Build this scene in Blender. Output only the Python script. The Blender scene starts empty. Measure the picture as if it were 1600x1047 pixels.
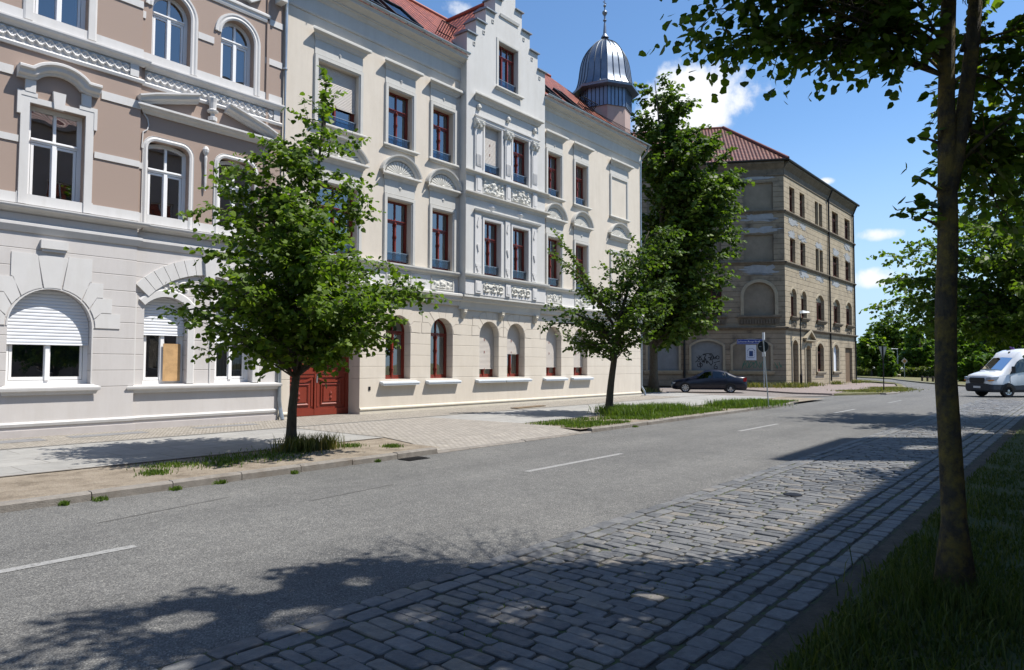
import bpy, bmesh, math, random
import numpy as np
from mathutils import Vector, Matrix
R=math.radians; PI=math.pi
rnd=random.Random(7)
S=bpy.context.scene
# ---------------- camera ----------------
CAMZ=1.65; FPX=1067.0
_y,_p,_r=R(39.8104),R(2.461),R(0.17)
_f=np.array([math.cos(_y)*math.cos(_p),math.sin(_y)*math.cos(_p),math.sin(_p)])
_r0=np.array([math.sin(_y),-math.cos(_y),0.]); _u0=np.cross(_r0,_f)
_rt=math.cos(_r)*_r0+math.sin(_r)*_u0; _up=-math.sin(_r)*_r0+math.cos(_r)*_u0
cd=bpy.data.cameras.new('camera'); cam=bpy.data.objects.new('camera',cd); S.collection.objects.link(cam)
cam.matrix_world=Matrix(((_rt[0],_up[0],-_f[0],0),(_rt[1],_up[1],-_f[1],0),(_rt[2],_up[2],-_f[2],CAMZ),(0,0,0,1)))
cd.sensor_width=36; cd.lens=FPX/1600*36; cd.clip_start=.1; cd.clip_end=3000
S.camera=cam
def ray(x,y): return _f+_rt*(x-800)/FPX-_up*(y-523.5)/FPX
def at_y(x,y,Y):
    d=ray(x,y); t=Y/d[1]; return d[0]*t, CAMZ+d[2]*t
def gnd(x,y,z=0.):
    d=ray(x,y); t=(z-CAMZ)/d[2]; return d[0]*t,d[1]*t
def z_at(x,y,X,Y):            # height of the picture point above the place (X, Y)
    d=ray(x,y); t=(X*_f[0]+Y*_f[1])/(d[0]*_f[0]+d[1]*_f[1]); return CAMZ+d[2]*t
# ---------------- sky, sun, exposure ----------------
SUN=Vector((0.8,-1.0,2.25)).normalized()
EL=math.asin(SUN.z); AZ=math.atan2(SUN.x,SUN.y)
W=bpy.data.worlds.new('World'); S.world=W; W.use_nodes=True
nt=W.node_tree; nt.nodes.clear()
def nd(t,ty,**k):
    n=t.nodes.new(ty)
    for a,b in k.items(): setattr(n,a,b)
    return n
out=nd(nt,'ShaderNodeOutputWorld'); bg=nd(nt,'ShaderNodeBackground'); bg.inputs[1].default_value=.078
sky=nd(nt,'ShaderNodeTexSky',sky_type='NISHITA',sun_disc=False,sun_elevation=EL,sun_rotation=AZ,altitude=50,air_density=1.0,dust_density=.3,ozone_density=1.5)
geo=nd(nt,'ShaderNodeTexCoord')
nz=nd(nt,'ShaderNodeTexNoise'); nz.inputs['Scale'].default_value=9; nz.inputs['Detail'].default_value=7; nz.inputs['Roughness'].default_value=.6
nt.links.new(geo.outputs['Generated'],nz.inputs['Vector'])
acc=None
def cloud(px,py,rx,ry,w=1.0):
    global acc
    d=ray(px,py); d=d/np.linalg.norm(d)
    sub=nd(nt,'ShaderNodeVectorMath',operation='SUBTRACT'); nt.links.new(geo.outputs['Generated'],sub.inputs[0]); sub.inputs[1].default_value=tuple(d)
    h=nd(nt,'ShaderNodeVectorMath',operation='DOT_PRODUCT'); nt.links.new(sub.outputs[0],h.inputs[0]); h.inputs[1].default_value=tuple(_rt/(rx/FPX))
    v=nd(nt,'ShaderNodeVectorMath',operation='DOT_PRODUCT'); nt.links.new(sub.outputs[0],v.inputs[0]); v.inputs[1].default_value=tuple(_up/(ry/FPX))
    h2=nd(nt,'ShaderNodeMath',operation='MULTIPLY'); nt.links.new(h.outputs['Value'],h2.inputs[0]); nt.links.new(h.outputs['Value'],h2.inputs[1])
    v2=nd(nt,'ShaderNodeMath',operation='MULTIPLY_ADD'); nt.links.new(v.outputs['Value'],v2.inputs[0]); nt.links.new(v.outputs['Value'],v2.inputs[1]); nt.links.new(h2.outputs[0],v2.inputs[2])
    s=nd(nt,'ShaderNodeMath',operation='SUBTRACT'); s.inputs[0].default_value=w; nt.links.new(v2.outputs[0],s.inputs[1])
    c=nd(nt,'ShaderNodeMath',operation='MAXIMUM'); c.inputs[1].default_value=-.6; nt.links.new(s.outputs[0],c.inputs[0])
    if acc is None: acc=c.outputs[0]
    else:
        m=nd(nt,'ShaderNodeMath',operation='MAXIMUM'); nt.links.new(acc,m.inputs[0]); nt.links.new(c.outputs[0],m.inputs[1]); acc=m.outputs[0]
cloud(1085,160,82,66,1.1); cloud(1035,185,95,66,1.); cloud(985,190,40,30,.8); cloud(1120,150,40,30,.8); cloud(1110,190,45,20,.7)
cloud(1375,366,50,13,.75); cloud(1365,434,48,20,.7); cloud(1420,415,60,18,.3); cloud(1290,283,16,8,.5)
cloud(690,12,70,20,.55); cloud(640,-30,120,30,.6); cloud(1560,300,60,30,.5); cloud(300,-260,400,120,.6); cloud(-700,100,500,120,.6)
ns=nd(nt,'ShaderNodeMath',operation='MULTIPLY_ADD'); nt.links.new(nz.outputs['Fac'],ns.inputs[0]); ns.inputs[1].default_value=4.0; ns.inputs[2].default_value=-2.2
ad=nd(nt,'ShaderNodeMath',operation='ADD'); nt.links.new(ns.outputs[0],ad.inputs[0]); nt.links.new(acc,ad.inputs[1])
mr=nd(nt,'ShaderNodeMapRange'); mr.inputs['From Min'].default_value=.0; mr.inputs['From Max'].default_value=.75; mr.interpolation_type='SMOOTHSTEP'
nt.links.new(ad.outputs[0],mr.inputs['Value'])
# pale blue air low over the horizon
sz=nd(nt,'ShaderNodeSeparateXYZ'); nt.links.new(geo.outputs['Generated'],sz.inputs[0])
hz_=nd(nt,'ShaderNodeMapRange'); hz_.interpolation_type='SMOOTHSTEP'; hz_.inputs['From Min'].default_value=-.02; hz_.inputs['From Max'].default_value=.34; hz_.inputs['To Min'].default_value=.92; hz_.inputs['To Max'].default_value=0; nt.links.new(sz.outputs['Z'],hz_.inputs['Value'])
hm_=nd(nt,'ShaderNodeMixRGB'); nt.links.new(hz_.outputs[0],hm_.inputs['Fac']); hm_.inputs[2].default_value=(4.9,6.6,8.4,1)
tint=nd(nt,'ShaderNodeMixRGB',blend_type='MULTIPLY'); tint.inputs[0].default_value=1; nt.links.new(sky.outputs[0],tint.inputs[1]); tint.inputs[2].default_value=(1.02,1.30,1.52,1); nt.links.new(tint.outputs[0],hm_.inputs[1])
mx=nd(nt,'ShaderNodeMixRGB'); nt.links.new(mr.outputs[0],mx.inputs['Fac']); nt.links.new(hm_.outputs[0],mx.inputs[1]); mx.inputs[2].default_value=(8.6,8.8,9.1,1)
nt.links.new(mx.outputs[0],bg.inputs[0]); nt.links.new(bg.outputs[0],out.inputs[0])
sl=bpy.data.lights.new('sun','SUN'); sl.energy=5.0; sl.angle=R(.5); sl.color=(1,.95,.87)
so=bpy.data.objects.new('sun',sl); S.collection.objects.link(so); so.rotation_euler=(-SUN).to_track_quat('-Z','Y').to_euler(); so.location=(0,0,30)
S.view_settings.view_transform='Standard'; S.view_settings.look='None'; S.view_settings.exposure=0.62; S.view_settings.gamma=1
S.cycles.use_denoising=True
S.cycles.max_bounces=8; S.cycles.transparent_max_bounces=12; S.cycles.glossy_bounces=3; S.cycles.diffuse_bounces=3; S.cycles.caustics_reflective=False; S.cycles.caustics_refractive=False
# ---------------- materials ----------------
MATS={}
def lk(t,a,b): t.links.new(a,b)
def mat(name,col,rough=.8,var=.1,scale=2.,bump=0.,bscale=60.,spec=.3,metal=0.,col2=None,c2scale=1.,c2lo=.5,c2hi=.6,coat=0.):
    if name in MATS: return MATS[name]
    m=bpy.data.materials.new(name); m.use_nodes=True; t=m.node_tree; b=t.nodes['Principled BSDF']
    tc=nd(t,'ShaderNodeTexCoord')
    n=nd(t,'ShaderNodeTexNoise'); n.inputs['Scale'].default_value=scale; n.inputs['Detail'].default_value=6; n.inputs['Roughness'].default_value=.65; lk(t,tc.outputs['Object'],n.inputs['Vector'])
    r=nd(t,'ShaderNodeValToRGB'); lk(t,n.outputs['Fac'],r.inputs['Fac'])
    r.color_ramp.elements[0].position=.3; r.color_ramp.elements[1].position=.7
    r.color_ramp.elements[0].color=tuple(c*(1-var) for c in col)+(1,); r.color_ramp.elements[1].color=tuple(min(1,c*(1+var)) for c in col)+(1,)
    c=r.outputs['Color']
    if name.endswith('plaster') or name.endswith('trim'):      # faint rain streaks
        mp=nd(t,'ShaderNodeMapping'); mp.inputs['Scale'].default_value=(2.6,2.6,.35); lk(t,tc.outputs['Object'],mp.inputs['Vector'])
        n4=nd(t,'ShaderNodeTexNoise'); n4.inputs['Scale'].default_value=1.; n4.inputs['Detail'].default_value=9; n4.inputs['Roughness'].default_value=.75; lk(t,mp.outputs[0],n4.inputs['Vector'])
        r4=nd(t,'ShaderNodeValToRGB'); lk(t,n4.outputs['Fac'],r4.inputs['Fac']); r4.color_ramp.elements[0].position=.34; r4.color_ramp.elements[0].color=(.93,.922,.91,1); r4.color_ramp.elements[1].position=.56; r4.color_ramp.elements[1].color=(1,1,1,1)
        m4=nd(t,'ShaderNodeMixRGB',blend_type='MULTIPLY'); m4.inputs[0].default_value=1; lk(t,c,m4.inputs[1]); lk(t,r4.outputs[0],m4.inputs[2]); c=m4.outputs[0]
    if col2:
        n2=nd(t,'ShaderNodeTexNoise'); n2.inputs['Scale'].default_value=c2scale; n2.inputs['Detail'].default_value=8; n2.inputs['Roughness'].default_value=.7; lk(t,tc.outputs['Object'],n2.inputs['Vector'])
        mr=nd(t,'ShaderNodeMapRange'); mr.inputs['From Min'].default_value=c2lo; mr.inputs['From Max'].default_value=c2hi; lk(t,n2.outputs['Fac'],mr.inputs['Value'])
        mx=nd(t,'ShaderNodeMixRGB'); lk(t,mr.outputs[0],mx.inputs['Fac']); lk(t,c,mx.inputs[1]); mx.inputs[2].default_value=tuple(col2)+(1,); c=mx.outputs[0]
    lk(t,c,b.inputs['Base Color']); b.inputs['Roughness'].default_value=rough; b.inputs['Specular IOR Level'].default_value=spec; b.inputs['Metallic'].default_value=metal
    if coat: b.inputs['Coat Weight'].default_value=coat; b.inputs['Coat Roughness'].default_value=.05
    if bump:
        n3=nd(t,'ShaderNodeTexNoise'); n3.inputs['Scale'].default_value=bscale; n3.inputs['Detail'].default_value=4; lk(t,tc.outputs['Object'],n3.inputs['Vector'])
        bp=nd(t,'ShaderNodeBump'); bp.inputs['Strength'].default_value=bump; bp.inputs['Distance'].default_value=.02; lk(t,n3.outputs['Fac'],bp.inputs['Height']); lk(t,bp.outputs[0],b.inputs['Normal'])
    m['c']=0; MATS[name]=m; return m
def math_node(t,op,a,b=None,c=None):
    n=nd(t,'ShaderNodeMath',operation=op)
    for i,v in enumerate((a,b,c)):
        if v is None: continue
        if isinstance(v,(int,float)): n.inputs[i].default_value=v
        else: lk(t,v,n.inputs[i])
    return n.outputs[0]
def grooved(name,col,z0,h,w=.012,zmax=99.,zmin=-9,depth=.5,base=None,dark=.62,vert=0.,**k):
    """plaster with recessed horizontal joints every h metres (an ashlar pattern when vert is set)"""
    if name in MATS: return MATS[name]
    m=mat(name,col,**k); t=m.node_tree; b=t.nodes['Principled BSDF']
    tc=[n for n in t.nodes if n.type=='TEX_COORD'][0]
    sp=nd(t,'ShaderNodeSeparateXYZ'); lk(t,tc.outputs['Object'],sp.inputs[0]); z=sp.outputs['Z']
    q=math_node(t,'DIVIDE',math_node(t,'SUBTRACT',z,z0-h*40),h)
    fr=math_node(t,'FRACT',q)
    d=math_node(t,'MULTIPLY',math_node(t,'ABSOLUTE',math_node(t,'SUBTRACT',fr,.5)),-h)  # -h/2 at joint..0
    g=nd(t,'ShaderNodeMapRange'); g.inputs['From Min'].default_value=-h/2; g.inputs['From Max'].default_value=-h/2+w; g.inputs['To Min'].default_value=1; g.inputs['To Max'].default_value=0; lk(t,d,g.inputs['Value'])
    msk=g.outputs[0]
    if vert:
        row=math_node(t,'FLOOR',q)
        sx=math_node(t,'ADD',math_node(t,'ADD',sp.outputs['X'],math_node(t,'MULTIPLY',sp.outputs['Y'],.62)),math_node(t,'MULTIPLY',row,vert*.5))
        fx=math_node(t,'FRACT',math_node(t,'DIVIDE',math_node(t,'ADD',sx,200.),vert))
        dx=math_node(t,'MULTIPLY',math_node(t,'ABSOLUTE',math_node(t,'SUBTRACT',fx,.5)),-vert)
        g2=nd(t,'ShaderNodeMapRange'); g2.inputs['From Min'].default_value=-vert/2; g2.inputs['From Max'].default_value=-vert/2+w; g2.inputs['To Min'].default_value=1; g2.inputs['To Max'].default_value=0; lk(t,dx,g2.inputs['Value'])
        msk=math_node(t,'MAXIMUM',msk,math_node(t,'MULTIPLY',g2.outputs[0],.8))
    lim=math_node(t,'MULTIPLY',math_node(t,'LESS_THAN',z,zmax),math_node(t,'GREATER_THAN',z,zmin))
    msk=math_node(t,'MULTIPLY',msk,lim)
    src=b.inputs['Base Color'].links[0].from_socket
    if base:
        bm_=nd(t,'ShaderNodeMixRGB'); lk(t,math_node(t,'GREATER_THAN',z,zmax),bm_.inputs['Fac']); lk(t,src,bm_.inputs[1]); bm_.inputs[2].default_value=tuple(base)+(1,); src=bm_.outputs[0]
    mx=nd(t,'ShaderNodeMixRGB',blend_type='MULTIPLY'); lk(t,math_node(t,'MULTIPLY',msk,1.0),mx.inputs['Fac']); lk(t,src,mx.inputs[1]); mx.inputs[2].default_value=(dark,dark*.97,dark*.94,1); lk(t,mx.outputs[0],b.inputs['Base Color'])
    bp=nd(t,'ShaderNodeBump'); bp.inputs['Strength'].default_value=depth; bp.inputs['Distance'].default_value=.02; lk(t,math_node(t,'SUBTRACT',1.,msk),bp.inputs['Height'])
    if b.inputs['Normal'].links: lk(t,b.inputs['Normal'].links[0].from_socket,bp.inputs['Normal'])
    lk(t,bp.outputs[0],b.inputs['Normal'])
    return m
def glassy(name,tint=(.55,.6,.62),refl=.25,rough=.0):
    m=bpy.data.materials.new(name); m.use_nodes=True; t=m.node_tree; t.nodes.clear()
    o=nd(t,'ShaderNodeOutputMaterial'); g=nd(t,'ShaderNodeBsdfGlossy'); g.inputs['Roughness'].default_value=rough; g.inputs['Color'].default_value=(1,1,1,1)
    tr=nd(t,'ShaderNodeBsdfTransparent'); tr.inputs['Color'].default_value=tuple(tint)+(1,)
    tc=nd(t,'ShaderNodeTexCoord'); n=nd(t,'ShaderNodeTexNoise'); n.inputs['Scale'].default_value=1.2; n.inputs['Detail'].default_value=1; lk(t,tc.outputs['Object'],n.inputs['Vector'])
    bp=nd(t,'ShaderNodeBump'); bp.inputs['Strength'].default_value=.12; bp.inputs['Distance'].default_value=.05; lk(t,n.outputs['Fac'],bp.inputs['Height']); lk(t,bp.outputs[0],g.inputs['Normal'])
    lw=nd(t,'ShaderNodeLayerWeight'); lw.inputs['Blend'].default_value=refl
    ms=nd(t,'ShaderNodeMixShader'); lk(t,math_node(t,'ADD',lw.outputs['Fresnel'],refl*.35),ms.inputs[0]); lk(t,tr.outputs[0],ms.inputs[1]); lk(t,g.outputs[0],ms.inputs[2]); lk(t,ms.outputs[0],o.inputs[0])
    MATS[name]=m; return m
def leafmat(name,c1,c2,trans=.35,rough=.45):
    m=bpy.data.materials.new(name); m.use_nodes=True; t=m.node_tree; t.nodes.clear()
    o=nd(t,'ShaderNodeOutputMaterial'); g=nd(t,'ShaderNodeNewGeometry')
    r=nd(t,'ShaderNodeValToRGB'); lk(t,g.outputs['Random Per Island'],r.inputs['Fac']); e=r.color_ramp.elements
    e[0].color=tuple(c1)+(1,); e[1].color=tuple(c2)+(1,); e[0].position=.1
    x=e.new(.93); x.color=tuple(c2)+(1,); e[2].color=(c2[0]*1.5,c2[1]*1.25,c2[2],1)
    p=nd(t,'ShaderNodeBsdfPrincipled'); lk(t,r.outputs[0],p.inputs['Base Color']); p.inputs['Roughness'].default_value=rough; p.inputs['Specular IOR Level'].default_value=.25
    tl=nd(t,'ShaderNodeBsdfTranslucent'); mu=nd(t,'ShaderNodeMixRGB',blend_type='MULTIPLY'); mu.inputs[0].default_value=1; lk(t,r.outputs[0],mu.inputs[1]); mu.inputs[2].default_value=(1.9,2.1,.7,1); lk(t,mu.outputs[0],tl.inputs['Color'])
    ms=nd(t,'ShaderNodeMixShader'); ms.inputs[0].default_value=trans; lk(t,p.outputs[0],ms.inputs[1]); lk(t,tl.outputs[0],ms.inputs[2]); lk(t,ms.outputs[0],o.inputs[0])
    MATS[name]=m; return m
# ---------------- object helpers ----------------
COL=S.collection
def tag(o,label=None,cat=None,group=None,kind=None):
    if label: o['label']=label
    if cat: o['category']=cat
    if group: o['group']=group
    if kind: o['kind']=kind
    return o
WPOS={}
def thing(name,label,cat,loc=(0,0,0),group=None):
    o=bpy.data.objects.new(name,None); COL.objects.link(o); o.location=loc; o.empty_display_size=.3; WPOS[o.name]=Vector(loc)
    return tag(o,label,cat,group)
def xfm(o=(0,0),ang=0.,z=0.):
    c,s=math.cos(ang),math.sin(ang)
    return lambda u,v,w:(o[0]+u*c-v*s,o[1]+u*s+v*c,z+w)
ID=lambda u,v,w:(u,v,w)
class MB:
    def __init__(s,xf=ID): s.v=[];s.f=[];s.xf=xf;s.uv=None
    def add(s,vs,fs):
        b=len(s.v); s.v+=[s.xf(*p) for p in vs]; s.f+=[[b+i for i in f] for f in fs]; return s
    def box(s,u0,u1,v0,v1,z0,z1):
        if u0>u1:u0,u1=u1,u0
        if v0>v1:v0,v1=v1,v0
        if z0>z1:z0,z1=z1,z0
        return s.add([(u0,v0,z0),(u1,v0,z0),(u1,v1,z0),(u0,v1,z0),(u0,v0,z1),(u1,v0,z1),(u1,v1,z1),(u0,v1,z1)],[(0,3,2,1),(4,5,6,7),(0,1,5,4),(1,2,6,5),(2,3,7,6),(3,0,4,7)])
    def prism(s,poly,v0,v1):          # poly in (u, z), extruded along v
        n=len(poly); return s.add([(a,v0,b) for a,b in poly]+[(a,v1,b) for a,b in poly],[tuple(range(n)),tuple(range(2*n-1,n-1,-1))]+[(i,i+n,(i+1)%n+n,(i+1)%n) for i in range(n)])
    def vprism(s,poly,z0,z1):         # poly in (u, v), extruded along z
        n=len(poly); return s.add([(a,b,z0) for a,b in poly]+[(a,b,z1) for a,b in poly],[tuple(range(n-1,-1,-1)),tuple(range(n,2*n))]+[(i,(i+1)%n,(i+1)%n+n,i+n) for i in range(n)])
    def uprism(s,poly,u0,u1):         # poly in (v, z), extruded along u
        n=len(poly); return s.add([(u0,a,b) for a,b in poly]+[(u1,a,b) for a,b in poly],[tuple(range(n-1,-1,-1)),tuple(range(n,2*n))]+[(i,(i+1)%n,(i+1)%n+n,i+n) for i in range(n)])
    def corn(s,u0,u1,prof,vb=0.,ends=True):     # profile in (projection, z) against the wall at vb; mitred free ends
        p=[(vb-d,z) for d,z in prof]; n=len(p); L=[];
        for (a,b),(d,_) in zip(p,prof):
            e=d if ends else 0
            L.append((u0-e,a,b))
        for (a,b),(d,_) in zip(p,prof):
            e=d if ends else 0
            L.append((u1+e,a,b))
        return s.add(L,[tuple(range(n-1,-1,-1)),tuple(range(n,2*n))]+[(i,(i+1)%n,(i+1)%n+n,i+n) for i in range(n)])
    def tube(s,pts,rad,n=8,cap=True):
        P=[Vector(p) for p in pts]; m=len(P); rad=rad if hasattr(rad,'__len__') else [rad]*m
        vs=[];fs=[]; up=None
        for i,p in enumerate(P):
            d=(P[min(i+1,m-1)]-P[max(i-1,0)]).normalized()
            if up is None: up=Vector((0,0,1)) if abs(d.z)<.9 else Vector((1,0,0))
            a=d.cross(up).normalized(); b=d.cross(a).normalized(); up=-b if False else up
            for k in range(n):
                t=2*PI*k/n; q=p+(a*math.cos(t)+b*math.sin(t))*rad[i]; vs.append(tuple(q))
        for i in range(m-1):
            for k in range(n): fs.append((i*n+k,i*n+(k+1)%n,(i+1)*n+(k+1)%n,(i+1)*n+k))
        if cap: fs.append(tuple(range(n-1,-1,-1))); fs.append(tuple((m-1)*n+k for k in range(n)))
        return s.add(vs,fs)
    def lathe(s,c,prof,n=16,ph=0.):     # prof (r,z)
        vs=[];fs=[];m=len(prof)
        for r,z in prof:
            for k in range(n): t=2*PI*k/n+ph; vs.append((c[0]+r*math.cos(t),c[1]+r*math.sin(t),c[2]+z))
        for i in range(m-1):
            for k in range(n): fs.append((i*n+k,i*n+(k+1)%n,(i+1)*n+(k+1)%n,(i+1)*n+k))
        fs.append(tuple(range(n-1,-1,-1))); fs.append(tuple((m-1)*n+k for k in range(n)))
        return s.add(vs,fs)
    def sweep(s,path,prof,vb=0.,closed=False,flip=1):   # path in (u,z); prof (n,d): n along in-plane normal, d projection
        m=len(path); P=[Vector(p) for p in path]; k=len(prof); vs=[];fs=[]
        for i in range(m):
            a=P[i]-P[i-1] if (i>0 or closed) else P[1]-P[0]
            b=P[(i+1)%m]-P[i] if (i<m-1 or closed) else P[-1]-P[-2]
            a=a.normalized() if a.length>1e-6 else b.normalized(); b=b.normalized() if b.length>1e-6 else a
            na=Vector((-a.y,a.x)); nb=Vector((-b.y,b.x)); nn=(na+nb); nn=nn.normalized() if nn.length>1e-6 else na
            sc=1/max(.35,nn.dot(na)); nn=nn*sc*flip
            for (q,d) in prof: vs.append((P[i].x+nn.x*q,vb-d,P[i].y+nn.y*q))
        for i in range(m if closed else m-1):
            j=(i+1)%m
            for e in range(k): fs.append((i*k+e,i*k+(e+1)%k,j*k+(e+1)%k,j*k+e))
        if not closed: fs.append(tuple(range(k-1,-1,-1))); fs.append(tuple((m-1)*k+e for e in range(k)))
        return s.add(vs,fs)
    def build(s,name,m,parent=None,smooth=False,bevel=0.,fix=True):
        me=bpy.data.meshes.new(name); W0=WPOS[parent.name] if parent else Vector((0,0,0))
        me.from_pydata([(a-W0.x,b-W0.y,c-W0.z) for a,b,c in s.v],[],s.f)
        if fix:
            b=bmesh.new(); b.from_mesh(me); bmesh.ops.recalc_face_normals(b,faces=b.faces)
            if bevel:
                es=[e for e in b.edges if len(e.link_faces)==2 and e.calc_face_angle(0)>.5]
                bmesh.ops.bevel(b,geom=es,offset=bevel,segments=2,affect='EDGES',clamp_overlap=True)
            b.to_mesh(me); b.free()
        if smooth:
            for p in me.polygons: p.use_smooth=True
        ms=m if isinstance(m,list) else [m]
        for q in ms: me.materials.append(q)
        o=bpy.data.objects.new(name,me); COL.objects.link(o)
        if parent: o.parent=parent
        WPOS[o.name]=W0
        if smooth and smooth!=True:
            pass
        return o
def arch(u0,u1,z0,zs,rise,n=16):      # opening outline, counter-clockwise from bottom left
    c=(u0+u1)/2; h=(u1-u0)/2
    p=[(u0,z0),(u1,z0)]
    if rise<=0: return p+[(u1,zs),(u0,zs)]
    if rise>=h*.98: pts=[(c+h*math.cos(t),zs+rise*math.sin(t)) for t in [PI*i/n for i in range(n+1)]]
    else:
        r=(h*h+rise*rise)/(2*rise); a=math.asin(h/r); pts=[(c+r*math.sin(a-2*a*i/n),zs-(r-rise)+r*math.cos(a-2*a*i/n)) for i in range(n+1)]
    return p+pts
def sheet(outer,holes,v,t,xf,name,m,parent):      # wall with openings: front face at v, thickness t going in
    cu=bpy.data.curves.new('tmp','CURVE'); cu.dimensions='2D'; cu.fill_mode='BOTH'; cu.extrude=t/2
    for poly in [outer]+holes:
        sp=cu.splines.new('POLY'); sp.points.add(len(poly)-1); sp.use_cyclic_u=True
        for i,(a,b) in enumerate(poly): sp.points[i].co=(a,b,0,1)
    ob=bpy.data.objects.new('tmp',cu); COL.objects.link(ob)
    dg=bpy.context.evaluated_depsgraph_get(); me=bpy.data.meshes.new_from_object(ob.evaluated_get(dg))
    mb=MB(xf); mb.add([(q.co.x,v+t/2-q.co.z,q.co.y) for q in me.vertices],[tuple(p.vertices) for p in me.polygons])
    bpy.data.objects.remove(ob); bpy.data.meshes.remove(me)
    if name is None: return mb
    o=mb.build(name,m,parent,fix=False)
    b=bmesh.new(); b.from_mesh(o.data); bmesh.ops.remove_doubles(b,verts=b.verts,dist=1e-4); bmesh.ops.recalc_face_normals(b,faces=b.faces); b.to_mesh(o.data); b.free()
    return o
# ---------------- material list ----------------
M_cream=mat('cream_plaster',(.575,.52,.445),var=.035,scale=1.3,bump=.15,bscale=90)
M_creamg=grooved('cream_ground_plaster',(.575,.52,.445),1.17,.395,zmin=1.0,zmax=3.3,var=.035,scale=1.3,bump=.15,bscale=90)
M_bay=mat('pale_grey_plaster',(.525,.518,.50),var=.03,scale=1.5,bump=.15,bscale=90)
M_trim=mat('stone_grey_trim',(.50,.49,.46),var=.04,scale=4,bump=.1,bscale=60)
M_trimy=mat('cream_trim',(.54,.50,.42),var=.04,scale=4,bump=.1)
M_relief=mat('relief_plaster',(.54,.53,.49),var=.05,scale=6,bump=.2)
M_brown=mat('taupe_plaster',(.325,.247,.205),var=.04,scale=1.2,bump=.15,bscale=90)
M_bgr=grooved('light_ground_plaster',(.52,.495,.48),1.09,.388,zmin=.9,zmax=5.02,base=(.325,.247,.205),dark=.55,var=.03,scale=1.2,bump=.12,bscale=90)
M_white=mat('white_trim_plaster',(.57,.56,.55),var=.03,scale=3,bump=.08)
M_shell=mat('plain_side_plaster',(.45,.38,.34),var=.08,scale=1)
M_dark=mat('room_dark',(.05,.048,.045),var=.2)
M_red=mat('oxblood_painted_wood',(.17,.022,.012),rough=.35,var=.12,scale=6,spec=.5)
M_door=mat('red_door_paint',(.185,.028,.014),rough=.4,var=.1,scale=5,spec=.45,bump=.05,bscale=30)
M_pvc=mat('white_window_frame',(.80,.80,.80),rough=.35,var=.02,spec=.5)
M_glass=glassy('window_glass',(.50,.57,.60),.42)
M_bal=glassy('balustrade_glass',(.62,.72,.80),.13)
M_curt=mat('grey_curtain',(.42,.44,.42),var=.12,scale=3,rough=.9)
M_blue=mat('blue_curtain',(.06,.11,.20),var=.2,scale=3,rough=.9)
M_metal=mat('galvanised_metal',(.35,.38,.40),rough=.38,metal=.8,var=.15,scale=3,spec=.5)
M_zinc=mat('zinc_cap',(.26,.28,.30),rough=.5,metal=.5,var=.1)
M_lead=mat('dome_sheet_metal',(.17,.20,.245),rough=.46,metal=.75,var=.18,scale=1.6,spec=.5)
M_band=mat('blue_grey_metal_band',(.15,.22,.33),rough=.4,metal=.35,var=.15,scale=2,spec=.5)
M_iron=mat('dark_iron',(.02,.02,.022),rough=.5,metal=.6,var=.1)
M_ply=mat('plywood_sheet',(.46,.29,.14),var=.25,scale=5,rough=.7,bump=.1,bscale=20)
M_sill=mat('pale_blue_sill_metal',(.58,.62,.66),rough=.35,var=.03)
def shuttermat(name,col,h):
    m=mat(name,col,rough=.45,var=.02); t=m.node_tree; b=t.nodes['Principled BSDF']; tc=[n for n in t.nodes if n.type=='TEX_COORD'][0]
    sp=nd(t,'ShaderNodeSeparateXYZ'); lk(t,tc.outputs['Object'],sp.inputs[0]); f=math_node(t,'FRACT',math_node(t,'DIVIDE',sp.outputs['Z'],h))
    s=math_node(t,'SINE',math_node(t,'MULTIPLY',f,PI)); s=math_node(t,'POWER',s,.5)
    bp=nd(t,'ShaderNodeBump'); bp.inputs['Strength'].default_value=1; bp.inputs['Distance'].default_value=.012; lk(t,s,bp.inputs['Height']); lk(t,bp.outputs[0],b.inputs['Normal'])
    src=b.inputs['Base Color'].links[0].from_socket; mx=nd(t,'ShaderNodeMixRGB',blend_type='MULTIPLY'); lk(t,math_node(t,'LESS_THAN',f,.12),mx.inputs[0]); lk(t,src,mx.inputs[1]); mx.inputs[2].default_value=(.72,.72,.72,1); lk(t,mx.outputs[0],b.inputs['Base Color']); return m
M_shutw=shuttermat('white_roller_shutter',(.66,.68,.72),.075)
M_shutb=shuttermat('beige_roller_shutter',(.50,.46,.42),.05)
M_shutt=shuttermat('pale_blue_grey_shutter',(.36,.38,.42),.05)
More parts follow.
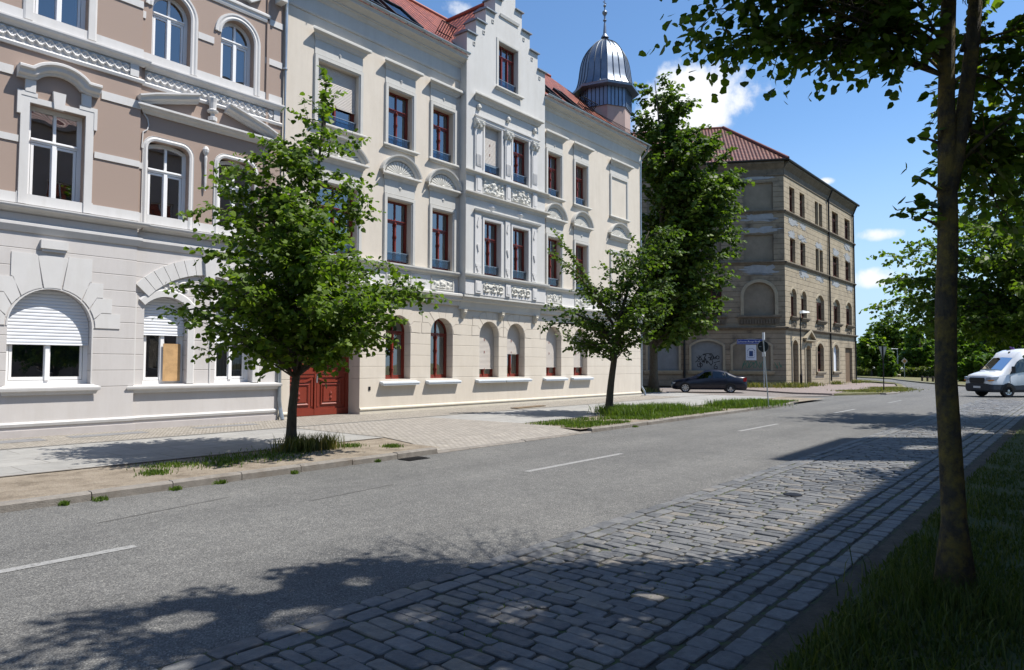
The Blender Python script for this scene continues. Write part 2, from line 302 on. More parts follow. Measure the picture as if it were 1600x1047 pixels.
def tilemat(name,c1,c2,pw=.25,ph=.34):
    m=bpy.data.materials.new(name); m.use_nodes=True; t=m.node_tree; b=t.nodes['Principled BSDF']; b.inputs['Roughness'].default_value=.5; b.inputs['Specular IOR Level'].default_value=.25
    uv=nd(t,'ShaderNodeUVMap'); sp=nd(t,'ShaderNodeSeparateXYZ'); lk(t,uv.outputs[0],sp.inputs[0])
    v=math_node(t,'DIVIDE',sp.outputs['Y'],ph); fv=math_node(t,'FRACT',v); u=math_node(t,'DIVIDE',sp.outputs['X'],pw); fu=math_node(t,'FRACT',u)
    wave=math_node(t,'SINE',math_node(t,'MULTIPLY',fu,2*PI)); 
    hgt=math_node(t,'ADD',math_node(t,'MULTIPLY',wave,.5),math_node(t,'MULTIPLY',fv,-.9))
    cb=nd(t,'ShaderNodeCombineXYZ'); lk(t,math_node(t,'FLOOR',u),cb.inputs[0]); lk(t,math_node(t,'FLOOR',v),cb.inputs[1])
    wn=nd(t,'ShaderNodeTexWhiteNoise'); lk(t,cb.outputs[0],wn.inputs['Vector'])
    r=nd(t,'ShaderNodeMixRGB'); lk(t,wn.outputs['Value'],r.inputs[0]); r.inputs[1].default_value=tuple(c1)+(1,); r.inputs[2].default_value=tuple(c2)+(1,)
    gap=math_node(t,'MAXIMUM',math_node(t,'LESS_THAN',fv,.16),math_node(t,'MULTIPLY',math_node(t,'LESS_THAN',wave,-.78),.8))
    mx=nd(t,'ShaderNodeMixRGB'); lk(t,gap,mx.inputs[0]); lk(t,r.outputs[0],mx.inputs[1]); mx.inputs[2].default_value=(c1[0]*.12,c1[1]*.12,c1[2]*.14,1); lk(t,mx.outputs[0],b.inputs['Base Color'])
    bp=nd(t,'ShaderNodeBump'); bp.inputs['Strength'].default_value=1; bp.inputs['Distance'].default_value=.07; lk(t,hgt,bp.inputs['Height']); lk(t,bp.outputs[0],b.inputs['Normal'])
    MATS[name]=m; return m
M_tile=tilemat('red_clay_tiles',(.19,.045,.025),(.31,.088,.048),.30,.38)
M_tile2=tilemat('faded_brick_red_tiles',(.115,.042,.028),(.175,.068,.045),.26,.36)
def roofmesh(name,quads,m,parent,thick=0):       # quads: world point lists; uv = along first edge / up the slope
    vs=[];fs=[];uvs=[]; W0=WPOS[parent.name] if parent else Vector((0,0,0))
    for q in quads:
        P=[Vector(p) for p in q]; e=(P[1]-P[0]).normalized(); n=(P[1]-P[0]).cross(P[2]-P[0]).normalized(); g=n.cross(e)
        if g.z<0: g=-g
        b=len(vs); vs+=[tuple(p-W0) for p in P]; fs.append([b+i for i in range(len(P))]); uvs+=[((p-P[0]).dot(e)+50,(p-P[0]).dot(g)+50) for p in P]
    me=bpy.data.meshes.new(name); me.from_pydata(vs,[],fs); me.materials.append(m)
    ul=me.uv_layers.new(name='UVMap')
    for l in me.loops: ul.data[l.index].uv=uvs[l.vertex_index]
    o=bpy.data.objects.new(name,me); COL.objects.link(o); o.parent=parent; WPOS[o.name]=W0; return o
# ---------------- windows ----------------
def bars(mb,segs,v0,v1):
    for u0,u1,z0,z1 in segs: mb.box(u0,u1,v0,v1,z0,z1)
def window(par,xf,u0,u1,z0,zs,rise=0,v=.2,frame=None,glass=None,cols=2,transom=.68,curtain=None,shutter=0.,shmat=None,rail=False,fw=.07,knobs=False,label=None,archsplit=True,extra=None,cgap=.18):
    """casement window set v behind the wall face; everything hangs on the frame mesh"""
    frame=frame or M_red; glass=glass or M_glass
    zt=zs+max(rise,0); mb=MB(xf); o=arch(u0,u1,z0,zs,rise,18)
    # outer frame: jambs and bottom as a sweep round the opening outline (rising inward)
    prof=[(0,-v),(fw,-v),(fw,-v-.07),(0,-v-.07)]
    mb.sweep(o,prof,0,closed=True,flip=1)
    zr=z0+(zt-z0)*transom if rise<=.3*(u1-u0) or not archsplit else zs
    c=(u0+u1)/2; f2=fw*.8
    if transom<1: mb.box(u0+fw,u1-fw,v-.015,v+.05,zr-f2/2,zr+f2*.8); mb.box(u0+fw,u1-fw,v-.045,v-.015,zr+.01,zr+f2*.55)
    top=zt-fw
    def topz(u):
        if rise<=0: return zs-fw
        h=(u1-u0)/2
        if rise>=h*.98: return zs+rise*math.sqrt(max(0,1-((u-c)/h)**2))-fw
        r=(h*h+rise*rise)/(2*rise); return zs-(r-rise)+math.sqrt(max(0,r*r-(u-c)**2))-fw
    n=cols; cell=(u1-u0-2*fw)/n
    for k in range(1,n):
        cu=u0+fw+cell*k; mb.box(cu-f2*.55,cu+f2*.55,v-.03,v+.05,z0+fw,zr-f2/2)
        if topz(cu)-zr>.15: mb.box(cu-f2*.4,cu+f2*.4,v-.01,v+.05,zr+f2*.8,topz(cu)+.01)
    for k in range(n):                    # sashes
        a=u0+fw+cell*k+.012; b=a+cell-.024; s=f2*.7
        for (q0,q1) in ((z0+fw+.01,zr-f2/2-.01),):
            bars(mb,[(a,a+s,q0,q1),(b-s,b,q0,q1),(a+s,b-s,q0,q0+s*1.3),(a+s,b-s,q1-s,q1)],v+.005,v+.045)
    if knobs:
        for q in (.2,.62,.92): mb.lathe((c,v-.05,z0+(zr-z0)*q),[(.012,-.05),(.032,-.03),(.02,0),(.032,.03),(.012,.05)],6)
    w=mb.build('window',frame,par)
    if label: w['label']=label
    pb=MB(xf); i=arch(u0+fw*.5,u1-fw*.5,z0+fw*.5,zs,max(0,rise-fw*.5) if rise else 0,18); pb.add([(a,v+.03,b) for a,b in i],[tuple(range(len(i)))]); pb.build('pane',glass,w,fix=False)
    if curtain:
        cb=MB(xf)
        for sgn,(a,b) in enumerate(((u0+.02,c-cgap*(u1-u0)*.5),(c+cgap*(u1-u0)*.5,u1-.02))):
            N=14; vs=[]
            for k in range(N+1):
                uu=a+(b-a)*k/N; vv=v+.14+.02*math.sin(k*1.9+sgn)
                vs+=[(uu,vv,z0+.02),(uu,vv,zt-.03)]
            cb.add(vs,[(2*k,2*k+2,2*k+3,2*k+1) for k in range(N)])
        cb.build('curtain',curtain,w,fix=False)
    if shutter>0:
        zb=zt-(zt-z0)*shutter; sb=MB(xf); i=[(a,b) for a,b in arch(u0+.01,u1-.01,zb,max(zs,zb+.01),rise-.01 if rise else 0,18)]
        sb.prism(i,v-.06,v-.045); sb.box(u0+.015,u1-.015,v-.07,v-.035,zb-.05,zb-.001); sb.build('roller_shutter',shmat or M_shutb,w)
    if rail:
        rb=MB(xf); rb.box(u0+.015,u1-.015,v-.12,v-.112,z0+.06,z0+.35); rb.build('glass_guard',M_bal,w)
        r2=MB(xf); r2.box(u0,u1,v-.135,v-.10,z0+.351,z0+.37); r2.build('guard_rail',M_metal,w)
    return w
FR=[(0,0),(0,.02),(.035,.045),(.045,.07),(.15,.07),(.16,.05),(.17,0)]      # architrave profile (n, d)
def surround(par,xf,u0,u1,z0,z1,prof=FR,m=None,vb=0.,name='window_surround',sill=True):
    mb=MB(xf); p=[(u1,z0),(u1,z1),(u0,z1),(u0,z0)]; mb.sweep(p,prof,vb,flip=-1); return mb.build(name,m or M_trim,par)
def sillp(par,xf,u0,u1,z,m=None,vb=0.,h=.12,d=.14,name='sill'):
    mb=MB(xf); mb.corn(u0+d,u1-d,[(0,z-h),(d*.5,z-h),(d*.65,z-h*.6),(d,z-h*.5),(d,z-h*.15),(d*.9,z),(0,z)],vb); return mb.build(name,m or M_trim,par)
def hood(par,xf,u0,u1,z0,z1,d=.24,m=None,vb=0.,name='window_hood'):
    h=z1-z0; mb=MB(xf); mb.corn(u0+d,u1-d,[(0,z0),(.05,z0),(.07,z0+h*.18),(d*.45,z0+h*.3),(d*.55,z0+h*.5),(d*.85,z0+h*.62),(d,z0+h*.7),(d,z0+h*.93),(d*.95,z1),(0,z1)],vb); return mb.build(name,m or M_trim,par)
def relief(xf,u0,u1,z0,z1,vb,amp=.06,kind='scroll',cell=.3,seed=0,nx=None,nz=None):
    nx=nx or max(12,int((u1-u0)/.03)); nz=nz or max(8,int((z1-z0)/.03))
    U=np.linspace(0,1,nx+1); Z=np.linspace(0,1,nz+1); UU,ZZ=np.meshgrid(U*(u1-u0),Z*(z1-z0),indexing='ij'); H=z1-z0
    if kind=='scroll':
        n=max(1,round((u1-u0)/cell)); c=(u1-u0)/n; k=np.floor(UU/c); x=(UU/c-k-.5)*c; y=ZZ-H/2; sg=np.where(k%2==0,1,-1)
        r=np.hypot(x,y)/(H*.45); th=np.arctan2(y,x*sg); h=np.cos(th*1+r*9)*np.clip(1.15-r,0,1)*1.3+.6*np.exp(-((r-.95)/.18)**2)*(np.sin(th*5)>-.4)
    elif kind=='guilloche':
        n=max(1,round((u1-u0)/cell)); c=(u1-u0)/n; ph=UU/c*2*PI
        a=np.exp(-((ZZ-H*.5-H*.28*np.sin(ph))/(H*.12))**2); b=np.exp(-((ZZ-H*.5+H*.28*np.sin(ph))/(H*.12))**2); x=(np.mod(UU/c,.5)-.25)*c; h=np.maximum(a,b)+.9*np.exp(-(x**2+(ZZ-H/2)**2)/(H*.1)**2)
    else:
        g=np.random.RandomState(seed); h=np.zeros_like(UU)
        for _ in range(int(26*(u1-u0)*H/.35)):
            cx,cy=g.rand()*(u1-u0),g.rand()*H; w=.035+.035*g.rand(); h=np.maximum(h,(.5+.7*g.rand())*np.exp(-((UU-cx)**2+(ZZ-cy)**2)/w**2)*(1+.3*np.cos(np.arctan2(ZZ-cy,UU-cx)*5)))
        h+=.8*np.exp(-(((UU-(u1-u0)/2)/(.16))**2+((ZZ-H*.5)/(H*.42))**2)**2)
    edge=np.minimum(np.minimum(UU,(u1-u0)-UU),np.minimum(ZZ,H-ZZ)); h=np.clip(h,0,1.4)*amp*np.clip(edge/.03,0,1)+.002
    vs=[(u0+a,vb-c,z0+b) for a,b,c in zip(UU.ravel(),ZZ.ravel(),h.ravel())]; w=nz+1
    mb=MB(xf); mb.add(vs,[(i*w+j,(i+1)*w+j,(i+1)*w+j+1,i*w+j+1) for i in range(nx) for j in range(nz)]); return mb
def voussoirs(mb,c,zs,r0,r1,a0,a1,n,d,vb=0,gap=.012,sq=False):
    for i in range(n):
        t0=a0+(a1-a0)*i/n; t1=a0+(a1-a0)*(i+1)/n; g=gap/((r0+r1)/2)/2*(1 if a1>a0 else -1); t0+=g;t1-=g; K=4
        inn=[(c+r0*math.cos(t),zs+r0*math.sin(t)) for t in [t0+(t1-t0)*k/K for k in range(K+1)]]
        out_=[(c+r1*math.cos(t),zs+r1*math.sin(t)) for t in [t1-(t1-t0)*k/K for k in range(K+1)]]
        mb.prism(inn+out_,vb-d,vb-.0005)
FY=18.1; XF=xfm((0,FY)); 
# =============== cream building ===============
cb=thing('cream_apartment_building','cream plastered apartment house with stepped gable, oxblood windows and metal dome','building',(11.0,FY,0))
TOPW=[(12.22,13.77),(15.03,16.11),(17.13,18.18),(24.16,25.14),(26.32,27.3)]
BLIND=[(29.54,30.98)]
GR=[(15.03,16.15),(17.11,18.25),(19.73,20.88),(21.41,22.56),(24.07,25.21),(26.19,27.33)]
holes=[arch(a,b,9.2,11.14,0) for a,b in TOPW]+[arch(a,b,5.13,7.31,0) for a,b in TOPW]
holes+=[arch(a,b,1.13,2.76,(b-a)/2*1.03,18) for a,b in GR]
def gate_out(u0,u1,z0,zs,rise,n=14): return arch(u0,u1,z0,zs,rise,n)
DU0,DU1=11.40,13.96
up=[(11.0,0),(DU0,0)]+arch(DU0,DU1,0,2.95,.55)[2:][::-1]+[(DU1,0),(32.45,0),(32.45,13.3),(23.5,13.3),(23.5,4.2),(18.55,4.2),(18.55,13.3),(11.0,13.3)]
sheet(up,holes,0,.42,XF,'wall',M_creamg,cb)
# bay with stepped gable
BW=[(19.57,20.57),(21.3,22.34)]
bh=[arch(a,b,9.17,11.05,0) for a,b in BW]+[arch(a,b,5.13,7.26,0) for a,b in BW]+[arch(20.39,21.62,12.82,14.68,0)]
steps=[(18.55,4.2),(23.5,4.2),(23.5,14.38),(22.97,14.38),(22.97,15.04),(22.42,15.04),(22.42,15.7),(21.88,15.7),(21.88,16.4),(21.45,16.4),(21.45,17.15),(20.6,17.15),(20.6,16.4),(20.18,16.4),(20.18,15.7),(19.62,15.7),(19.62,15.04),(19.07,15.04),(19.07,14.38),(18.55,14.38)]
sheet(steps,bh,-.35,.6,XF,'bay_wall',M_bay,cb)
for a,b,z in [(18.49,19.09,14.38),(19.01,19.64,15.04),(19.56,20.2,15.7),(20.12,20.62,16.4),(20.54,21.51,17.15),(21.43,21.94,16.4),(21.86,22.48,15.7),(22.4,23.03,15.04),(22.95,23.56,14.38)]:
    mb=MB(XF); mb.uprism([(-.45,z+.002),(.32,z+.002),(.32,z+.03),(-.06,z+.12),(-.45,z+.05)],a,b); mb.build('gable_coping',M_zinc,cb)
for x,z in [(18.95,14.05),(19.5,14.7),(20.03,15.35),(22.0,15.35),(22.56,14.7),(23.1,14.05)]:
    mb=MB(XF); mb.sweep([(x-.06,z-.07),(x+.06,z-.07),(x+.06,z+.07),(x-.06,z+.07)],[(0,0),(0,.025),(.02,.025),(.02,0)],-.35,closed=True); mb.build('gable_ornament',M_trim,cb)
mb=MB(XF); mb.corn(20.5,21.6,[(0,15.72),(.05,15.74),(.07,15.85),(0,15.88)],-.35)
mb.build('gable_ornament',M_trim,cb)
# return walls of the bay go with the bay wall; dormer roof behind the gable
# main cornice + gutters (left and right of the gable)
CP=[(0,12.5),(.03,12.5),(.05,12.56),(.05,12.98),(.10,13.02),(.14,13.10),(.20,13.12),(.20,13.16),(.34,13.24),(.42,13.26),(.42,13.33),(.46,13.38),(0,13.40)]
for a,b in ((11.02,18.55),(23.5,32.5)):
    m_=MB(XF); m_.corn(a,b,CP,0,ends=False); m_.build('eaves_cornice',M_trim,cb)
    g=MB(XF)
    for i in range(8):
        pass
    pr=[(.50+.075*math.cos(t),13.47+.075*math.sin(t)) for t in [PI+PI*k/8 for k in range(9)]]+[(.50-.065+.13*k/8*1,13.47) for k in range(0)]
    pr2=[(.50+.062*math.cos(t),13.475+.062*math.sin(t)) for t in [2*PI-PI*k/8 for k in range(9)]]
    g.corn(a,b+(.25 if b>30 else .0),pr+pr2,0,ends=False); 
    u=a+.4
    while u<b: g.box(u-.012,u+.012,-.58,-.42,13.38,13.41); u+=.8
    g.build('gutter',M_metal,cb)
m_=MB(XF); m_.tube([(32.62,-.50,13.42),(32.62,-.35,13.1),(32.58,-.02,12.75),(32.58,.02,12.3),(32.58,.02,.5),(32.62,-.12,.25),(32.62,-.18,.02)],.055,10); m_.build('drain_pipe',M_metal,cb)
m_=MB(XF); m_.tube([(11.04,-.52,13.42),(11.06,-.12,12.7),(11.04,-.07,12.3),(11.02,-.07,.62),(11.04,-.09,.35),(11.06,-.2,.02)],.055,10)
for z in (1.0,3.4,5.6,8.,10.4): m_.lathe((11.03,-.07,z),[(.06,0),(.068,.01),(.068,.05),(.06,.06)],10)
m_.build('drain_pipe',M_metal,cb)
# window furniture on the main wall
def mid_hood(c0,c1,xf=XF):
    a,b=c0-.34,c1+.34; hood(cb,xf,a,b,7.98,8.18,.20); c=(a+b)/2; r=(b-a)/2-.16; h=.52; mb=MB(xf)
    P=arch(c-r,c+r,8.18,8.18,h,18)[2:]
    mb.sweep(P,[(0,0),(0,.05),(.05,.10),(.11,.12),(.15,.19),(.20,.2),(.20,0)][::1],0,flip=-1); mb.build('lunette_moulding',M_trim,cb)
    q=MB(xf); n=13
    for k in range(n):
        t=PI*(k+.5)/n; q.prism([(c+.06*math.cos(t),8.20+.04*math.sin(t)),(c+(r-.08)*math.cos(t-.09),8.20+(h-.06)*math.sin(t-.09)),(c+(r-.08)*math.cos(t+.09),8.20+(h-.06)*math.sin(t+.09))],-.045,0)
    q.lathe((c,-.02,8.2),[(.07,0),(.09,.04),(.05,.09)],8); q.build('lunette_shell',M_relief,cb)
for i,(a,b) in enumerate(TOPW):
    wide=i==0
    window(cb,XF,a,b,9.2,11.14,cols=2,v=.22,curtain=M_curt if i in(1,3) else M_blue if i==2 else None,rail=True,shutter=.62 if wide else 0,knobs=True,transom=.68 if not wide else .6,label='oxblood window with half lowered beige shutter' if wide else None)
    surround(cb,XF,a,b,9.2,11.14); sillp(cb,XF,a-.28,b+.28,9.18); hood(cb,XF,a-.36,b+.42 if False else b+.36,11.78,12.06)
    mb=MB(XF); mb.box(a-.14,b+.14,-.03,0,11.32,11.78); c=(a+b)/2; mb.add([(c-.1,-.03,11.55),(c,-.03,11.42),(c+.1,-.03,11.55),(c,-.03,11.68),(c,-.07,11.55)],[(0,1,4),(1,2,4),(2,3,4),(3,0,4)]); mb.build('window_frieze',M_trim,cb)
    window(cb,XF,a,b,5.15,7.31,cols=2,v=.22,curtain=M_curt,rail=True,knobs=True,cgap=.1 if i%2 else .3)
    surround(cb,XF,a,b,5.13,7.31); mid_hood(a,b)
    mb=MB(XF); mb.box(a-.14,b+.14,-.03,0,7.49,7.98); mb.add([(c-.1,-.03,7.75),(c,-.03,7.62),(c+.1,-.03,7.75),(c,-.03,7.88),(c,-.07,7.75)],[(0,1,4),(1,2,4),(2,3,4),(3,0,4)]); mb.build('window_frieze',M_trim,cb)
for a,b in BLIND:
    for z0,z1 in ((9.2,11.14),(5.13,7.31)):
        surround(cb,XF,a,b,z0,z1)
        mb=MB(XF); mb.box(a,b,-.012,.0,z0,z1); mb.build('blind_niche',M_cream,cb)
    sillp(cb,XF,a-.28,b+.28,9.18); hood(cb,XF,a-.3,b+.5,11.78,12.06); mid_hood(a,b)
    mb=MB(XF); mb.box(a-.14,b+.14,-.03,0,11.32,11.78); mb.build('window_frieze',M_trim,cb)
SH=[0,0,.83,.55,.80,.80]
for i,(a,b) in enumerate(GR):
    window(cb,XF,a,b,1.13,2.76,rise=(b-a)/2*1.03,v=.33,curtain=M_curt,shutter=SH[i],shmat=M_shutb,knobs=True,label='arched oxblood window with lowered beige shutter' if SH[i] else None)
    mb=MB(XF); mb.box(a-.2,b+.28,-.17,0.0,.93,.985); mb.uprism([(-.19,.985),(.33,.985),(.33,1.12),(-.19,1.03)],a-.24,b+.30); mb.build('sill',M_sill,cb)
    c=(a+b)/2; r=(b-a)/2; mb=MB(XF)
    voussoirs(mb,c,2.76,r+.02,r+.42,R(50),R(130),3,.012); 
    for s_ in (-1,1):
        for k,(za,zb,e) in enumerate(((2.765,3.14,.30),(3.155,3.50,.24))):
            u1_=c+s_*(r+(.24 if (i,s_) in ((2,1),(3,-1)) else .26+e*.6))
            pts=[(c+s_*(r+.03)*math.cos(t),2.76+(r+.03)*math.sin(t)) for t in ([R(2),R(14),R(24)] if k==0 else [R(27),R(38),R(48)])]
            poly=pts+([(pts[-1][0]+s_*.14,zb),(u1_,zb),(u1_,za)] if k==0 else [(pts[-1][0]+s_*.25,zb),(u1_,zb),(u1_,za),(pts[0][0]+s_*.16,za)])
            mb.prism(poly,-.012,-.0005)
    mb.build('arch_stones',M_cream,cb)
# belt courses between ground and first floor
def belt(a,b,vb,ends=True):
    m_=MB(XF); m_.corn(a,b,[(0,3.86),(.10,3.86),(.12,3.93),(.14,4.02),(.22,4.06),(.24,4.14),(.30,4.2),(.30,4.27),(.26,4.3),(0,4.31)],vb,ends=ends); m_.build('belt_cornice',M_trim,cb)
    m_=MB(XF); m_.corn(a,b,[(0,4.86),(.03,4.88),(.05,4.95),(.15,4.99),(.18,5.05),(.18,5.1),(0,5.125)],vb,ends=ends); m_.build('sill_cornice',M_trim,cb)
    m_=MB(XF); m_.box(a,b,vb-.02,vb,4.31,4.86); m_.build('frieze_band',M_white,cb)
belt(11.02,18.48,0,False); belt(23.56,32.45,0,False)
m_=MB(XF); m_.corn(18.5,23.55,[(-.35,3.74),(.06,3.74),(.08,3.86),(.14,4.02),(.22,4.06),(.26,4.14),(.30,4.2),(.36,4.2),(.36,4.27),(.33,4.3),(-.0,4.31)],-.0,ends=False); m_.build('bay_belt_cornice',M_trim,cb)
m_=MB(XF); m_.box(18.53,23.52,-.375,-.35,4.31,4.86); m_.build('bay_frieze_band',M_white,cb)
m_=MB(XF); m_.corn(18.53,23.52,[(0,4.86),(.03,4.88),(.05,4.95),(.13,4.99),(.15,5.05),(.15,5.1),(0,5.125)],-.35); m_.build('bay_sill_cornice',M_trim,cb)
for x in (18.75,20.95,23.2):
    m_=MB(XF); m_.uprism([(0,3.42),(-.06,3.42),(-.10,3.52),(-.16,3.6),(-.20,3.72),(-.20,3.74),(0,3.74)],x-.09,x+.09); m_.lathe((x,-.12,3.52),[(.02,0),(.07,.05),(.1,.12),(.06,.2)],7); m_.build('corbel',M_trimy,cb)
for i,(a,b) in enumerate(TOPW+BLIND):
    c=(a+b)/2; m_=relief(XF,c-.52,c+.52,4.44,4.82,-.02,.05,'blob',seed=i); m_.sweep([(c-.54,4.42),(c+.54,4.42),(c+.54,4.84),(c-.54,4.84)],[(0,0),(0,.03),(.03,.03),(.03,0)],-.02,closed=True,flip=-1); m_.build('relief_panel',M_relief,cb)
# bay ornament
BX=[(18.98,19.42),(20.78,21.16),(22.52,22.92)]
for z0,z1,kind in ((4.42,4.84,'scroll'),(8.32,8.92,'blob')):
    for i,(a,b) in enumerate(((19.5,20.72),(21.22,22.46))):
        relief(XF,a,b,z0,z1,-.375 if z0<5 else -.36,.08,kind,.42,seed=i+9).build('relief_panel',M_relief,cb)
    for a,b in BX: m_=MB(XF); m_.box(a+.06,b-.04,-.42,-.35,z0-.04,z1+.02); m_.box(a+.12,b-.1,-.435,-.42,z0+.04,z1-.06); m_.build('pedestal',M_white,cb)
for z0,z1,p in ((8.88,9.07,.17),(8.02,8.24,.2)):
    m_=MB(XF); m_.corn(18.53,23.52,[(0,z0),(.04,z0),(.06,z0+(z1-z0)*.4),(p*.8,z0+(z1-z0)*.6),(p,z0+(z1-z0)*.7),(p,z1-.02),(0,z1)],-.35); m_.build('bay_cornice',M_trim,cb)
m_=MB(XF); m_.corn(19.05,22.95,[(0,7.44),(.03,7.44),(.05,7.5),(.12,7.55),(.14,7.62),(0,7.65)],-.35); m_.build('bay_window_hood',M_trim,cb)
hood(cb,XF,18.82,23.2,11.86,12.12,.22,vb=-.35)
for c in (20.05,21.82):
    m_=MB(XF); m_.add([(c-.27,-.35,7.84),(c,-.35,7.68),(c+.27,-.35,7.84),(c,-.35,8.0),(c,-.43,7.84)],[(0,1,4),(1,2,4),(2,3,4),(3,0,4)])
    m_.build('diamond_ornament',M_white,cb)
for a,b in BX:      # pilasters, upper and lower storey
    m_=MB(XF); m_.box(a,b-.02,-.41,-.35,9.07,11.02); m_.box(a+.05,b-.07,-.43,-.41,9.3,10.5)
    m_.box(a-.03,b+.01,-.44,-.35,9.071,9.16); c=(a+b)/2
    for k in range(4): m_.box(a+.06+k*.08,a+.10+k*.08,-.45,-.43,9.35,9.75)
    m_.build('pilaster',M_white,cb)
    m_=MB(XF); m_.uprism([(-.35,10.74),(-.43,10.76),(-.47,10.9),(-.52,11.05),(-.52,11.1),(-.35,11.1)],a-.05,b+.03)
    for k in (-1,1): m_.lathe((c+k*.15,-.5,10.93),[(.02,-.05),(.07,-.02),(.07,.05),(.03,.09)],7)
    m_.lathe((c,-.5,10.8),[(.02,-.03),(.06,0),(.05,.1)],7); m_.build('capital',M_relief,cb)
    m_=MB(XF); m_.lathe((c,-.40,11.62),[(.05,-.12),(.11,-.04),(.09,.05),(.03,.12)],8); m_.build('mask_ornament',M_relief,cb)
    m_=MB(XF); m_.box(a+.04,b-.06,-.40,-.35,5.13,7.44); m_.box(a+.07,b-.09,-.425,-.40,5.4,5.5)
    m_.prism([(c-.09,6.25),(c-.01,5.95),(c+.07,6.25)],-.44,-.40); m_.prism([(c-.09,7.0),(c-.03,6.9),(c+.05,7.2),(c-.01,7.3)],-.43,-.40); m_.prism([(c-.1,5.35),(c-.01,5.2),(c+.08,5.35),(c-.01,5.5)],-.43,-.40); m_.build('lower_pilaster',M_white,cb)
m_=MB(XF); m_.corn(19.05,22.95,[(0,11.1),(.05,11.1),(.06,11.2),(.1,11.24),(.1,11.3),(0,11.32)],-.35); m_.build('architrave_band',M_white,cb)
for i,(a,b) in enumerate(BW):
    window(cb,XF,a,b,9.19,11.05,v=-.13,curtain=M_blue,rail=True,knobs=True,shutter=.80 if i==0 else 0,label='oxblood bay window behind lowered beige shutter' if i==0 else None)
    window(cb,XF,a,b,5.15,7.26,v=-.13,curtain=M_curt,rail=True,knobs=True,cgap=.35)
    for z0,z1 in ((9.07,11.05),(5.13,7.26)): surround(cb,XF,a,b,z0,z1,[(0,0),(0,.03),(.05,.04),(.09,.04),(.1,0)],M_white,-.35)
window(cb,XF,20.39,21.62,12.84,14.68,v=-.13,cols=3,curtain=M_blue,rail=True,transom=.74)
surround(cb,XF,20.39,21.62,12.82,14.68,[(0,0),(0,.02),(.03,.03),(.12,.03),(.13,0)],M_trim,-.35); sillp(cb,XF,20.1,21.92,12.8,vb=-.35)
# plinth moulding
for a,b in ((11.06,DU0),(DU1,32.47)):
    m_=MB(XF); m_.corn(a,b,[(0,0.0),(.03,0.0),(.03,.13),(.055,.14),(.055,.18),(.03,.21),(0,.22)],0,ends=False); m_.build('plinth_moulding',M_trimy,cb)
# gate
m_=MB(XF); m_.box(DU0-.02,DU0,.42,.72,0,3.6); m_.box(DU1,DU1+.02,.42,.72,0,3.6); m_.box(DU0,DU1,.42,.72,3.52,3.62); m_.build('doorway_reveal',M_cream,cb)
def leaf(a,b):
    m_=MB(XF); V=.62; m_.box(a,b,V,V+.07,.02,2.6)
    m_.box(a,b,V-.04,V,.02,.22); m_.box(a,b,V-.05,V,1.33,1.40); m_.box(a+.02,b-.02,V-.03,V,1.22,1.33)
    def pan(u0,u1,z0,z1):
        m_.sweep([(u0,z0),(u1,z0),(u1,z1),(u0,z1)],[(0,0),(0,.03),(.03,.04),(.06,.015),(.06,0)],V,closed=True); m_.box(u0+.1,u1-.1,V-.03,V,z0+.1,z1-.1)
    w=b-a; pan(a+.2,b-.2,.34,1.02); pan(a+.18,b-.18,1.52,2.5); m_.box(a+.06,a+.12,V-.02,V,.3,1.2); m_.box(b-.12,b-.06,V-.02,V,.3,1.2)
    m_.sweep([(a+.1,1.16),(a+.35,1.06),(b-.35,1.06),(b-.1,1.16)],[(0,0),(0,.05),(.06,.05),(.06,0)],V)
    c=(a+b)/2
    m_.lathe((c,V-.02,.66),[(.02,-.14),(.06,-.1),(.03,-.03),(.06,.04),(.02,.13)],6); m_.lathe((c,V-.02,1.7),[(.02,-.06),(.14,-.02),(.05,.03),(.02,.08)],6)
    return m_.build('door_leaf',M_door,cb)
dm=(DU0+DU1)/2
l1=leaf(DU0+.12,dm-.015); l2=leaf(dm+.015,DU1-.12)
m_=MB(XF); m_.box(DU0,DU0+.12,.58,.72,0,3.5); m_.box(DU1-.12,DU1,.58,.72,0,3.5); m_.box(DU0+.12,DU1-.12,.56,.72,2.6,2.75); m_.box(DU0+.12,DU1-.12,.66,.72,2.75,3.5); m_.box(dm-.035,dm+.035,.57,.64,.02,2.6); m_.box(DU0+.3,DU1-.3,.64,.66,2.85,3.35); m_.build('door_frame',M_door,cb)
m_=MB(XF); m_.tube([(dm+.06,.60,1.28),(dm+.06,.5,1.28),(dm+.06,.5,1.16),(dm+.06,.5,1.02)],.016,6); m_.box(dm+.03,dm+.09,.585,.60,1.05,1.38); m_.build('door_handle',M_metal,l2)
m_=MB(XF); m_.box(14.32,14.40,-.02,0,.78,.90); m_.build('bell_plate',M_iron,cb)
# shell behind the facade
m_=MB(XF); m_.box(11.0,32.45,11.6,12,0,13.3); m_.box(11.0,11.25,.43,11.6,0,13.3); m_.box(32.05,32.4499,.43,11.6,0,13.3); m_.build('side_wall',M_shell,cb)
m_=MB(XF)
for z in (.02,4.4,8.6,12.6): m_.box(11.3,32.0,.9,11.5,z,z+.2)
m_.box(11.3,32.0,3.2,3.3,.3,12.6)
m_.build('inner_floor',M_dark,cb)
# bay cheeks
m_=MB(XF)
m_.box(18.5501,18.80,.24,.6,4.35,14.3); m_.box(23.25,23.4999,.24,.6,4.35,14.3); m_.build('bay_cheek',M_bay,cb)
# roof
EV,EZ=-.42,13.42; PT=R(43.4)
